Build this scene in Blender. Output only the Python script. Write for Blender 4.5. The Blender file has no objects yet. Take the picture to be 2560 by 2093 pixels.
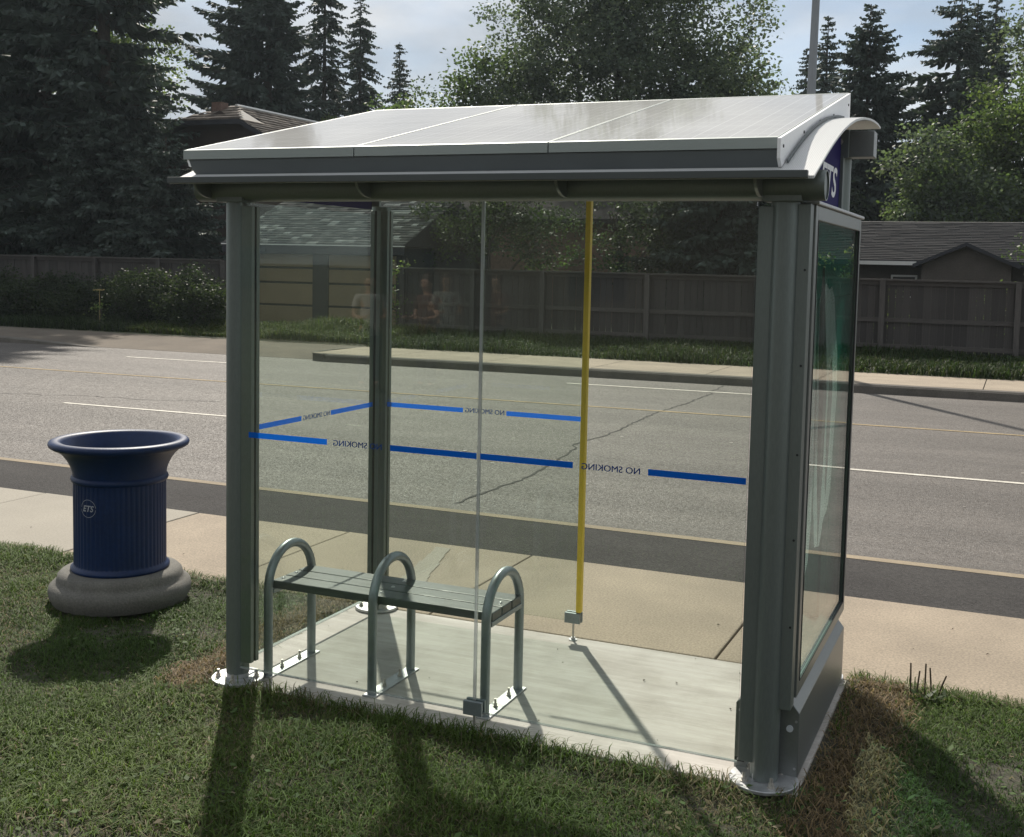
import bpy, bmesh, math, random
import numpy as np
from mathutils import Vector, Matrix
random.seed(7)
S = bpy.context.scene
COL = S.collection
PI = math.pi

# ------------------------------------------------------------------ camera
cam = bpy.data.cameras.new('camera')
camo = bpy.data.objects.new('camera', cam)
COL.objects.link(camo)
CAM = Vector((3.25581, -4.31345, 1.95240))
R_ = Vector((0.918447, 0.394958, 0.021521)); U_ = Vector((-0.051938, 0.066484, 0.996435)); F_ = Vector((-0.392119, 0.916290, -0.081575))
m = Matrix((R_, U_, -F_)).transposed().to_4x4()
m.translation = CAM
camo.matrix_world = m
cam.sensor_fit = 'HORIZONTAL'; cam.sensor_width = 36.0
cam.lens = 36.0 * 2903.66 / 2560
cam.shift_x = -30.7 / 2560
cam.shift_y = -150.3 / 2560
cam.clip_start = 0.05; cam.clip_end = 2000
S.camera = camo

# ------------------------------------------------------------------ world, sun, exposure
SUN_EL = math.radians(43.6)
SUN_DIR = Vector((-0.559, 0.829, 0)).normalized() * math.cos(SUN_EL) + Vector((0, 0, math.sin(SUN_EL)))   # towards the sun
W = bpy.data.worlds.new('World'); S.world = W; W.use_nodes = True
wn, wl = W.node_tree.nodes, W.node_tree.links
wn.clear()
wo = wn.new('ShaderNodeOutputWorld'); bg = wn.new('ShaderNodeBackground')
sky = wn.new('ShaderNodeTexSky'); sky.sky_type = 'NISHITA'; sky.sun_disc = False
sky.sun_elevation = SUN_EL; sky.sun_rotation = math.atan2(SUN_DIR.x, SUN_DIR.y)
sky.air_density = 1.0; sky.dust_density = 0.6; sky.ozone_density = 2.0
bg.inputs['Strength'].default_value = 0.078
tc = wn.new('ShaderNodeTexCoord'); sx = wn.new('ShaderNodeSeparateXYZ')
wl.new(tc.outputs['Generated'], sx.inputs[0])
ad = wn.new('ShaderNodeMath'); ad.operation = 'ADD'; ad.inputs[1].default_value = 0.22; wl.new(sx.outputs[2], ad.inputs[0])
ab = wn.new('ShaderNodeMath'); ab.operation = 'MAXIMUM'; ab.inputs[1].default_value = 0.08; wl.new(ad.outputs[0], ab.inputs[0])
dx = wn.new('ShaderNodeMath'); dx.operation = 'DIVIDE'; wl.new(sx.outputs[0], dx.inputs[0]); wl.new(ab.outputs[0], dx.inputs[1])
dy = wn.new('ShaderNodeMath'); dy.operation = 'DIVIDE'; wl.new(sx.outputs[1], dy.inputs[0]); wl.new(ab.outputs[0], dy.inputs[1])
cx = wn.new('ShaderNodeCombineXYZ'); wl.new(dx.outputs[0], cx.inputs[0]); wl.new(dy.outputs[0], cx.inputs[1])
cx.inputs[2].default_value = 3.7
n1 = wn.new('ShaderNodeTexNoise'); n1.inputs['Scale'].default_value = 1.1; n1.inputs['Detail'].default_value = 9; n1.inputs['Roughness'].default_value = 0.52
n1.inputs['Distortion'].default_value = 0.3
wl.new(cx.outputs[0], n1.inputs['Vector'])
cr = wn.new('ShaderNodeValToRGB'); cr.color_ramp.elements[0].position = 0.31; cr.color_ramp.elements[1].position = 0.48
cr.color_ramp.elements[0].color = (0.30, 0.30, 0.30, 1); cr.color_ramp.elements[1].color = (1, 1, 1, 1)
wl.new(n1.outputs['Fac'], cr.inputs[0])
n2 = wn.new('ShaderNodeTexNoise'); n2.inputs['Scale'].default_value = 2.6; n2.inputs['Detail'].default_value = 7
wl.new(cx.outputs[0], n2.inputs['Vector'])
cc = wn.new('ShaderNodeValToRGB'); cc.color_ramp.elements[0].position = 0.35; cc.color_ramp.elements[1].position = 0.7
cc.color_ramp.elements[0].color = (4.9, 5.4, 6.0, 1); cc.color_ramp.elements[1].color = (9.2, 9.35, 9.5, 1)
wl.new(n2.outputs['Fac'], cc.inputs[0])
mx = wn.new('ShaderNodeMix'); mx.data_type = 'RGBA'
wl.new(cr.outputs[0], mx.inputs[0]); wl.new(sky.outputs[0], mx.inputs[6]); wl.new(cc.outputs[0], mx.inputs[7])
wl.new(mx.outputs[2], bg.inputs[0]); wl.new(bg.outputs[0], wo.inputs[0])

sun = bpy.data.lights.new('sun', 'SUN'); sun.energy = 4.6; sun.angle = math.radians(0.9); sun.color = (1.0, 0.93, 0.82)
suno = bpy.data.objects.new('sun', sun); COL.objects.link(suno)
suno.rotation_euler = SUN_DIR.to_track_quat('Z', 'Y').to_euler()
S.view_settings.view_transform = 'Standard'; S.view_settings.look = 'None'
S.view_settings.exposure = 0.35; S.view_settings.gamma = 1.0; S.view_settings.use_curve_mapping = False
S.render.engine = 'CYCLES'
S.cycles.transparent_max_bounces = 24; S.cycles.max_bounces = 8
S.cycles.sample_clamp_indirect = 4.0

# ------------------------------------------------------------------ mesh helpers
class MB:
    def __init__(s): s.v = []; s.f = []
    def add(s, vs, fs):
        b = len(s.v); s.v += [tuple(v) for v in vs]; s.f += [tuple(i + b for i in f) for f in fs]
    def box(s, lo, hi, M=None):
        x0, y0, z0 = lo; x1, y1, z1 = hi
        vs = [(x0,y0,z0),(x1,y0,z0),(x1,y1,z0),(x0,y1,z0),(x0,y0,z1),(x1,y0,z1),(x1,y1,z1),(x0,y1,z1)]
        if M: vs = [M @ Vector(v) for v in vs]
        s.add(vs, [(3,2,1,0),(4,5,6,7),(0,1,5,4),(1,2,6,5),(2,3,7,6),(3,0,4,7)])
    def tube(s, path, r, n=12, cap=True):
        path = [Vector(p) for p in path]; k = len(path)
        rs = r if hasattr(r, '__len__') else [r] * k
        vs = []; ref = None
        for i, p in enumerate(path):
            t = (path[min(i+1, k-1)] - path[max(i-1, 0)]).normalized()
            if ref is None:
                ref = Vector((1, 0, 0)) if abs(t.x) < .9 else Vector((0, 1, 0))
            u = (ref - t * ref.dot(t)).normalized(); w = t.cross(u); ref = u
            for j in range(n):
                a = 2 * PI * j / n
                vs.append(p + (u * math.cos(a) + w * math.sin(a)) * rs[i])
        fs = [(i*n+j, i*n+(j+1) % n, (i+1)*n+(j+1) % n, (i+1)*n+j) for i in range(k-1) for j in range(n)]
        if cap: fs += [tuple(range(n-1, -1, -1)), tuple((k-1)*n + j for j in range(n))]
        s.add(vs, fs)
    def lathe(s, prof, c=(0, 0, 0), n=48, mod=None):
        vs = []
        for i, (r, z) in enumerate(prof):
            for j in range(n):
                a = 2 * PI * j / n; rr = r if mod is None else mod(i, a, r)
                vs.append((c[0] + rr*math.cos(a), c[1] + rr*math.sin(a), c[2] + z))
        fs = [(i*n+j, i*n+(j+1) % n, (i+1)*n+(j+1) % n, (i+1)*n+j) for i in range(len(prof)-1) for j in range(n)]
        s.add(vs, fs)
    def prism(s, poly, a0, a1, axis):
        """poly: 2D points in the other two axes (cyclic order), extruded from a0 to a1 along axis 0/1/2"""
        def mk(p, a):
            if axis == 0: return (a, p[0], p[1])
            if axis == 1: return (p[0], a, p[1])
            return (p[0], p[1], a)
        n = len(poly)
        vs = [mk(p, a0) for p in poly] + [mk(p, a1) for p in poly]
        s.add(vs, [tuple(range(n-1, -1, -1)), tuple(range(n, 2*n))] + [(i, (i+1) % n, n+(i+1) % n, n+i) for i in range(n)])
    def quad(s, a, b, c, d): s.add([a, b, c, d], [(0, 1, 2, 3)])
    def mesh(s, name, smooth=None):
        me = bpy.data.meshes.new(name); me.from_pydata(s.v, [], s.f)
        bm = bmesh.new(); bm.from_mesh(me); bmesh.ops.recalc_face_normals(bm, faces=bm.faces); bm.to_mesh(me); bm.free()
        if smooth:
            me.polygons.foreach_set('use_smooth', [True] * len(me.polygons))
            me.set_sharp_from_angle(angle=math.radians(smooth))
        return me
    def build(s, name, mat, parent=None, smooth=None, bevel=0):
        o = obj(name, s.mesh(name, smooth), mat, parent)
        if bevel:
            b = o.modifiers.new('bevel', 'BEVEL'); b.width = bevel; b.segments = 2; b.limit_method = 'ANGLE'
        return o

def obj(name, me, mat=None, parent=None):
    o = bpy.data.objects.new(name, me); COL.objects.link(o)
    if mat is not None and me is not None and len(me.materials) == 0: me.materials.append(mat)
    if parent is not None:
        o.parent = parent
        o.matrix_parent_inverse = Matrix.Translation(-wloc(parent))
    return o
def wloc(o):
    p = Vector((0, 0, 0))
    while o is not None:
        if o.parent is None: p += o.location
        else: p += o.location + o.matrix_parent_inverse.translation
        o = o.parent
    return p
def tag(o, label=None, cat=None, group=None, kind=None):
    if label: o['label'] = label
    if cat: o['category'] = cat
    if group: o['group'] = group
    if kind: o['kind'] = kind
    return o
def thing(name, label, cat, loc=(0, 0, 0), group=None):
    o = bpy.data.objects.new(name, None); COL.objects.link(o); o.location = loc
    o.empty_display_size = 0.2
    return tag(o, label, cat, group)
def struct(o, label=None):
    return tag(o, label, None, None, 'structure')
def array_mesh(name, V, F, colors=None, smooth=False):
    """V (n,3), F (m,k) with fixed k; colors (n,3) as point attribute Col"""
    me = bpy.data.meshes.new(name); V = np.asarray(V, np.float32); F = np.asarray(F, np.int32)
    n, k = F.shape
    me.vertices.add(len(V)); me.vertices.foreach_set('co', V.ravel())
    me.loops.add(n*k); me.loops.foreach_set('vertex_index', F.ravel())
    me.polygons.add(n); me.polygons.foreach_set('loop_start', np.arange(n, dtype=np.int32)*k)
    me.polygons.foreach_set('loop_total', np.full(n, k, np.int32))
    if smooth: me.polygons.foreach_set('use_smooth', np.ones(n, bool))
    me.update(calc_edges=True)
    if colors is not None:
        a = me.color_attributes.new('Col', 'FLOAT_COLOR', 'POINT')
        c = np.ones((len(V), 4), np.float32); c[:, :3] = colors; a.data.foreach_set('color', c.ravel())
    return me

# ------------------------------------------------------------------ materials
def newmat(name):
    mt = bpy.data.materials.new(name); mt.use_nodes = True
    nt = mt.node_tree; nt.nodes.clear()
    out = nt.nodes.new('ShaderNodeOutputMaterial')
    return mt, nt.nodes, nt.links, out
def ramp(n, l, src, p0, c0, p1, c1):
    r = n.new('ShaderNodeValToRGB'); e = r.color_ramp.elements
    e[0].position = p0; e[0].color = (*c0, 1); e[1].position = p1; e[1].color = (*c1, 1)
    l.new(src, r.inputs[0]); return r
def noise(n, l, scale, detail=4, vec=None, stretch=None, rough=0.55, coord='Object'):
    t = n.new('ShaderNodeTexCoord'); src = t.outputs[coord]
    if stretch:
        mp = n.new('ShaderNodeMapping'); mp.inputs['Scale'].default_value = stretch; l.new(src, mp.inputs[0]); src = mp.outputs[0]
    k = n.new('ShaderNodeTexNoise'); k.inputs['Scale'].default_value = scale; k.inputs['Detail'].default_value = detail; k.inputs['Roughness'].default_value = rough
    l.new(src, k.inputs['Vector']); return k
def mixc(n, l, fac, a, b, mode='MIX'):
    x = n.new('ShaderNodeMix'); x.data_type = 'RGBA'; x.blend_type = mode
    if hasattr(fac, 'links'): l.new(fac, x.inputs[0])
    else: x.inputs[0].default_value = fac
    for s, v in ((6, a), (7, b)):
        if hasattr(v, 'links'): l.new(v, x.inputs[s])
        else: x.inputs[s].default_value = (*v, 1)
    return x.outputs[2]
def bumpn(n, l, h, strength, dist=0.01):
    b = n.new('ShaderNodeBump'); b.inputs['Strength'].default_value = strength; b.inputs['Distance'].default_value = dist
    l.new(h, b.inputs['Height']); return b.outputs[0]
def mat(name, c, rough=0.6, metal=0.0, var=0.15, vs=6.0, fine=0.0, fs=120.0, bump=0.0, bs=80.0, stretch=None, spec=0.5, objrand=0.0, rvar=0.0):
    mt, n, l, out = newmat(name)
    p = n.new('ShaderNodeBsdfPrincipled'); l.new(p.outputs[0], out.inputs[0])
    c = tuple(c)
    k = noise(n, l, vs, 6, stretch=stretch)
    r = ramp(n, l, k.outputs['Fac'], 0.3, tuple(x*(1-var) for x in c), 0.7, tuple(min(1, x*(1+var)) for x in c))
    col = r.outputs[0]
    if fine:
        k2 = noise(n, l, fs, 3, stretch=stretch)
        r2 = ramp(n, l, k2.outputs['Fac'], 0.35, (1-fine,)*3, 0.65, (1+fine,)*3)
        col = mixc(n, l, 1.0, col, r2.outputs[0], 'MULTIPLY')
    if objrand:
        oi = n.new('ShaderNodeObjectInfo')
        r3 = ramp(n, l, oi.outputs['Random'], 0.0, (1-objrand,)*3, 1.0, (1+objrand,)*3)
        col = mixc(n, l, 1.0, col, r3.outputs[0], 'MULTIPLY')
    l.new(col, p.inputs['Base Color'])
    p.inputs['Roughness'].default_value = rough; p.inputs['Metallic'].default_value = metal
    p.inputs['Specular IOR Level'].default_value = spec
    if rvar:
        rr = ramp(n, l, k.outputs['Fac'], 0.3, (rough-rvar,)*3, 0.7, (rough+rvar,)*3); l.new(rr.outputs[0], p.inputs['Roughness'])
    if bump:
        kb = noise(n, l, bs, 4, stretch=stretch); l.new(bumpn(n, l, kb.outputs['Fac'], bump), p.inputs['Normal'])
    return mt

MT = {}
MT['alu'] = mat('anodised_aluminium', (0.165, 0.19, 0.182), 0.42, 0.55, 0.06, 3, 0.05, 160, stretch=(1, 1, 0.2))
MT['alu_flat'] = mat('aluminium_sheet', (0.21, 0.225, 0.22), 0.38, 0.6, 0.05, 2, 0.04, 90)
MT['rail'] = mat('silver_front_rail', (0.30, 0.335, 0.32), 0.45, 0.3, 0.04, 3)
MT['lip'] = mat('dull_grey_lip', (0.065, 0.075, 0.074), 0.6, 0.1, 0.08, 3)
MT['alu_dark'] = mat('shadow_grey_trim', (0.115, 0.13, 0.135), 0.5, 0.3, 0.06, 3)
MT['galv'] = mat('galvanised_steel', (0.46, 0.47, 0.48), 0.42, 0.7, 0.12, 25, 0.06, 120, rvar=0.06)
MT['galv_tube'] = mat('galvanised_tube', (0.25, 0.285, 0.30), 0.40, 0.6, 0.10, 14, 0.05, 150)
MT['bolt'] = mat('zinc_bolt', (0.50, 0.48, 0.44), 0.45, 0.8, 0.2, 60)
MT['rubber'] = mat('black_gasket', (0.012, 0.013, 0.014), 0.6, 0, 0.1, 5)
MT['white_sheet'] = mat('white_powder_coat', (0.84, 0.84, 0.84), 0.4, 0, 0.03, 2, 0.02, 60)
MT['yellow'] = mat('yellow_plastic', (0.78, 0.54, 0.04), 0.45, 0, 0.12, 6, 0.05, 90, stretch=(1, 1, .25))
MT['slat'] = mat('grey_recycled_plastic', (0.055, 0.068, 0.068), 0.38, 0, 0.12, 4, 0.12, 60, 0.12, 60, stretch=(.12, 1, 1), objrand=.08)
MT['sign'] = mat('purple_sign_sheet', (0.022, 0.018, 0.10), 0.7, 0, 0.05, 3, spec=0.08)
MT['sign_white'] = mat('white_vinyl', (0.75, 0.76, 0.78), 0.5, 0, 0.03, 9)
MT['can'] = mat('blue_moulded_plastic', (0.002, 0.017, 0.070), 0.48, 0, 0.16, 5, 0.10, 60, 0.08, 90, spec=0.35)
MT['logo'] = mat('pale_grey_print', (0.34, 0.36, 0.39), 0.6, 0, 0.10, 60)
MT['cast'] = mat('cast_concrete', (0.135, 0.13, 0.115), 0.88, 0, 0.14, 7, 0.16, 90, 0.35, 110)
MT['hubcap'] = mat('white_lock_cover', (0.62, 0.66, 0.7), 0.3, 0.2, 0.03, 9)
MT['lamp'] = mat('weathered_steel_pole', (0.22, 0.235, 0.25), 0.55, 0.4, 0.12, 3, 0.05, 60, stretch=(1, 1, .1))
MT['fence'] = mat('weathered_cedar', (0.047, 0.042, 0.039), 0.9, 0, 0.22, 3.5, 0.22, 26, 0.3, 26, stretch=(6, 6, .35), objrand=0.22)
MT['fence_post'] = mat('weathered_cedar_post', (0.066, 0.059, 0.054), 0.85, 0, 0.2, 3, 0.2, 24, 0.3, 24, stretch=(5, 5, .4), objrand=0.2)
MT['fence_rail'] = mat('weathered_cedar_rail', (0.062, 0.055, 0.050), 0.85, 0, 0.2, 3, 0.2, 24, 0.3, 24, stretch=(.3, 5, 5), objrand=0.15)
MT['bark'] = mat('spruce_bark', (0.055, 0.044, 0.036), 0.9, 0, 0.3, 5, 0.3, 22, 0.6, 20, stretch=(1, 1, .3))
MT['garage_panel'] = mat('tan_painted_panel', (0.205, 0.15, 0.09), 0.75, 0, 0.10, 1.5, 0.05, 30, objrand=.06)
MT['dark_trim'] = mat('charcoal_painted_trim', (0.013, 0.014, 0.020), 0.7, 0, 0.12, 3)
MT['eave'] = mat('pale_metal_drip_edge', (0.62, 0.62, 0.60), 0.4, 0.3, 0.05, 4)
MT['brown_wall'] = mat('dark_brown_siding', (0.045, 0.030, 0.024), 0.8, 0, 0.15, 1.2, 0.12, 14, stretch=(1, 1, 5))
MT['brick_wall'] = mat('grey_brown_stucco', (0.062, 0.052, 0.045), 0.85, 0, 0.14, 3, 0.14, 30)
MT['white_frame'] = mat('white_window_frame', (0.55, 0.55, 0.54), 0.5, 0, 0.05, 4)
MT['dark_glass'] = mat('dark_window_glass', (0.02, 0.024, 0.03), 0.08, 0, 0.1, 2, spec=.8)
MT['chimney'] = mat('red_brown_brick', (0.14, 0.085, 0.065), 0.85, 0, 0.25, 9, 0.2, 40)
MT['pave'] = mat('sidewalk_concrete', (0.27, 0.222, 0.165), 0.9, 0, 0.18, 1.3, 0.20, 80, 0.12, 120, objrand=0.05)
MT['pave_new'] = mat('fresh_concrete', (0.28, 0.255, 0.21), 0.9, 0, 0.07, 2.0, 0.10, 70, 0.2, 90)
MT['joint'] = mat('joint_dirt', (0.03, 0.026, 0.02), 0.95, 0, 0.3, 20)
MT['kerb'] = mat('kerb_concrete', (0.10, 0.09, 0.076), 0.92, 0, 0.2, 2.5, 0.18, 60, 0.25, 80)  # concrete darkened to carry the shade on its road-facing side
MT['gutter'] = mat('gutter_concrete', (0.23, 0.185, 0.125), 0.92, 0, 0.18, 3, 0.16, 90)
MT['soil'] = mat('lawn_soil', (0.050, 0.047, 0.031), 0.95, 0, 0.35, 5, 0.35, 60, 0.8, 60)
MT['earth'] = mat('open_ground', (0.055, 0.06, 0.03), 0.95, 0, 0.3, 0.6, 0.3, 12)
MT['apron'] = mat('dusty_apron', (0.11, 0.09, 0.068), 0.95, 0, 0.25, 0.9, 0.2, 50)
MT['paint_white'] = mat('worn_white_paint', (0.50, 0.47, 0.41), 0.8, 0, 0.22, 9, 0.2, 60)
MT['paint_yellow'] = mat('worn_yellow_paint', (0.27, 0.20, 0.10), 0.85, 0, 0.25, 5, 0.25, 40)
MT['crack'] = mat('crack_filler', (0.025, 0.023, 0.022), 0.9, 0, 0.2, 20)
MT['blue_plastic'] = mat('blue_tarp', (0.02, 0.14, 0.35), 0.5, 0, 0.1, 8)

def asphalt():
    mt, n, l, out = newmat('worn_asphalt')
    p = n.new('ShaderNodeBsdfPrincipled'); l.new(p.outputs[0], out.inputs[0])
    a = noise(n, l, 0.35, 5, stretch=(0.06, 2.2, 1)); ra = ramp(n, l, a.outputs['Fac'], 0.3, (0.074, 0.066, 0.059), 0.72, (0.116, 0.104, 0.093))
    b = noise(n, l, 3.0, 6, stretch=(0.5, 1.5, 1)); rb = ramp(n, l, b.outputs['Fac'], 0.3, (0.88,)*3, 0.7, (1.10,)*3)
    v = n.new('ShaderNodeTexVoronoi'); v.inputs['Scale'].default_value = 75
    t = n.new('ShaderNodeTexCoord'); l.new(t.outputs['Object'], v.inputs['Vector'])
    sp = n.new('ShaderNodeSeparateColor'); l.new(v.outputs['Color'], sp.inputs[0])
    rv = ramp(n, l, sp.outputs[0], 0.0, (0.62,)*3, 1.0, (1.45,)*3)
    c = mixc(n, l, 1.0, ra.outputs[0], rb.outputs[0], 'MULTIPLY'); c = mixc(n, l, 1.0, c, rv.outputs[0], 'MULTIPLY')
    l.new(c, p.inputs['Base Color'])
    rr = ramp(n, l, sp.outputs[1], 0.0, (0.50,)*3, 1.0, (0.95,)*3); l.new(rr.outputs[0], p.inputs['Roughness']); p.inputs['Specular IOR Level'].default_value = 0.3
    l.new(bumpn(n, l, v.outputs['Distance'], 0.5, 0.012), p.inputs['Normal'])
    return mt
MT['road'] = asphalt()
def fresh_asphalt():
    mt, n, l, out = newmat('new_dark_asphalt')
    p = n.new('ShaderNodeBsdfPrincipled'); l.new(p.outputs[0], out.inputs[0])
    a = noise(n, l, 1.2, 6); ra = ramp(n, l, a.outputs['Fac'], 0.3, (0.026, 0.024, 0.0235), 0.72, (0.044, 0.041, 0.039))
    v = n.new('ShaderNodeTexVoronoi'); v.inputs['Scale'].default_value = 90
    t = n.new('ShaderNodeTexCoord'); l.new(t.outputs['Object'], v.inputs['Vector'])
    sp = n.new('ShaderNodeSeparateColor'); l.new(v.outputs['Color'], sp.inputs[0])
    rv = ramp(n, l, sp.outputs[0], 0.0, (0.5,)*3, 1.0, (1.5,)*3)
    c = mixc(n, l, 1.0, ra.outputs[0], rv.outputs[0], 'MULTIPLY')
    l.new(c, p.inputs['Base Color']); p.inputs['Roughness'].default_value = 0.9; p.inputs['Specular IOR Level'].default_value = 0.25
    l.new(bumpn(n, l, v.outputs['Distance'], 0.6, 0.012), p.inputs['Normal'])
    return mt
MT['patch'] = fresh_asphalt()
def pad_mat():
    mt, n, l, out = newmat('broomed_concrete')
    p = n.new('ShaderNodeBsdfPrincipled'); l.new(p.outputs[0], out.inputs[0])
    a = noise(n, l, 1.0, 6, stretch=(1.2, 16, 1)); ra = ramp(n, l, a.outputs['Fac'], 0.28, (0.392, 0.366, 0.340), 0.72, (0.515, 0.488, 0.455))
    f = noise(n, l, 4, 4, stretch=(2, 60, 1)); rf = ramp(n, l, f.outputs['Fac'], 0.35, (0.9,)*3, 0.65, (1.08,)*3)
    g = noise(n, l, 2.6, 8, rough=.65); rg = ramp(n, l, g.outputs['Fac'], 0.30, (0.78, 0.765, 0.74), 0.56, (1.03,)*3)
    c = mixc(n, l, 1.0, ra.outputs[0], rf.outputs[0], 'MULTIPLY'); c = mixc(n, l, 1.0, c, rg.outputs[0], 'MULTIPLY')
    l.new(c, p.inputs['Base Color']); p.inputs['Roughness'].default_value = 0.85
    l.new(bumpn(n, l, f.outputs['Fac'], 0.25, 0.004), p.inputs['Normal'])
    return mt
MT['pad'] = pad_mat()
def foliage(name, trans=0.35, rough=0.6, spec=0.35):
    mt, n, l, out = newmat(name)
    at = n.new('ShaderNodeAttribute'); at.attribute_name = 'Col'
    p = n.new('ShaderNodeBsdfPrincipled'); p.inputs['Roughness'].default_value = rough; p.inputs['Specular IOR Level'].default_value = spec
    l.new(at.outputs['Color'], p.inputs['Base Color'])
    tr = n.new('ShaderNodeBsdfTranslucent')
    l.new(mixc(n, l, 1.0, at.outputs['Color'], (1.05, 1.15, 0.68), 'MULTIPLY'), tr.inputs[0])
    ms = n.new('ShaderNodeMixShader'); ms.inputs[0].default_value = trans
    l.new(p.outputs[0], ms.inputs[1]); l.new(tr.outputs[0], ms.inputs[2]); l.new(ms.outputs[0], out.inputs[0])
    return mt
MT['leaf'] = foliage('broad_leaves', 0.55, 0.5, 0.25)
MT['needle'] = foliage('spruce_needles', 0.15, 0.65)
MT['grass'] = foliage('grass_blades', 0.40, 0.6, 0.15)
def vcol(name, rough=0.85):
    mt, n, l, out = newmat(name)
    at = n.new('ShaderNodeAttribute'); at.attribute_name = 'Col'
    p = n.new('ShaderNodeBsdfPrincipled'); p.inputs['Roughness'].default_value = rough
    k = noise(n, l, 30, 4); r = ramp(n, l, k.outputs['Fac'], 0.3, (0.75,)*3, 0.7, (1.2,)*3)
    l.new(mixc(n, l, 1.0, at.outputs['Color'], r.outputs[0], 'MULTIPLY'), p.inputs['Base Color']); l.new(p.outputs[0], out.inputs[0])
    return mt
MT['shingle'] = vcol('weathered_shingles', 0.75)
def glass(name, tint, ior=1.45, refl=1.0, dirt=0.02):
    mt, n, l, out = newmat(name)
    t = n.new('ShaderNodeBsdfTransparent'); t.inputs[0].default_value = (*tint, 1)
    g = n.new('ShaderNodeBsdfGlossy'); g.inputs['Roughness'].default_value = 0.0; g.inputs[0].default_value = (refl, refl, refl, 1)
    ge = n.new('ShaderNodeNewGeometry'); dp = n.new('ShaderNodeVectorMath'); dp.operation = 'DOT_PRODUCT'
    l.new(ge.outputs['Incoming'], dp.inputs[0]); l.new(ge.outputs['True Normal'], dp.inputs[1])
    def mth(op, a, b=None):
        q = n.new('ShaderNodeMath'); q.operation = op; l.new(a, q.inputs[0])
        if b is not None: q.inputs[1].default_value = b
        q.use_clamp = op == 'ADD'
        return q.outputs[0]
    ca = mth('ABSOLUTE', dp.outputs['Value']); om = n.new('ShaderNodeMath'); om.operation = 'SUBTRACT'; om.inputs[0].default_value = 1.0; l.new(ca, om.inputs[1])
    fr_ = mth('ADD', mth('MULTIPLY', mth('POWER', om.outputs[0], 5.0), 0.96), 0.04)     # reflectance of one glass face (Schlick)
    ms = n.new('ShaderNodeMixShader'); l.new(fr_, ms.inputs[0]); l.new(t.outputs[0], ms.inputs[1]); l.new(g.outputs[0], ms.inputs[2])
    d = n.new('ShaderNodeBsdfDiffuse'); d.inputs[0].default_value = (0.6, 0.63, 0.6, 1)
    k = noise(n, l, 2.5, 6); r = ramp(n, l, k.outputs['Fac'], 0.4, (dirt*.4,)*3, 0.75, (dirt*1.6,)*3)
    m2 = n.new('ShaderNodeMixShader'); l.new(r.outputs[0], m2.inputs[0]); l.new(ms.outputs[0], m2.inputs[1]); l.new(d.outputs[0], m2.inputs[2])
    l.new(m2.outputs[0], out.inputs[0])
    return mt
MT['glass'] = glass('shelter_glass', (0.918, 0.946, 0.925), 1.45, 0.9, 0.002)
MT['case_glass'] = glass('display_glass', (0.93, 0.97, 0.955), 1.45, 0.9, 0.004)
def decal(name, c, tr=0.5):
    mt, n, l, out = newmat(name)
    d = n.new('ShaderNodeBsdfDiffuse'); d.inputs[0].default_value = (*c, 1)
    t = n.new('ShaderNodeBsdfTranslucent'); t.inputs[0].default_value = (*[min(1, x*1.6) for x in c], 1)
    ms = n.new('ShaderNodeMixShader'); ms.inputs[0].default_value = tr
    l.new(d.outputs[0], ms.inputs[1]); l.new(t.outputs[0], ms.inputs[2]); l.new(ms.outputs[0], out.inputs[0])
    return mt
MT['blue_vinyl'] = decal('blue_vinyl_decal', (0.006, 0.095, 0.48), 0.6)
MT['blue_letter'] = decal('blue_vinyl_letters', (0.02, 0.06, 0.22), 0.4)
def polycarb():
    mt, n, l, out = newmat('white_multiwall_sheet')
    t = n.new('ShaderNodeTexCoord'); w = n.new('ShaderNodeTexWave'); w.bands_direction = 'X'; w.inputs['Scale'].default_value = 46
    l.new(t.outputs['Object'], w.inputs['Vector'])
    r = ramp(n, l, w.outputs['Fac'], 0.0, (0.60, 0.61, 0.60), 0.35, (0.78, 0.79, 0.78))
    p = n.new('ShaderNodeBsdfPrincipled'); p.inputs['Roughness'].default_value = 0.3
    l.new(r.outputs[0], p.inputs['Base Color']); l.new(bumpn(n, l, w.outputs['Fac'], 0.25, 0.004), p.inputs['Normal'])
    tr = n.new('ShaderNodeBsdfTranslucent'); tr.inputs[0].default_value = (0.30, 0.31, 0.31, 1)
    ms = n.new('ShaderNodeMixShader'); ms.inputs[0].default_value = 0.25
    l.new(p.outputs[0], ms.inputs[1]); l.new(tr.outputs[0], ms.inputs[2]); l.new(ms.outputs[0], out.inputs[0])
    return mt
MT['poly'] = polycarb()
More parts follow.
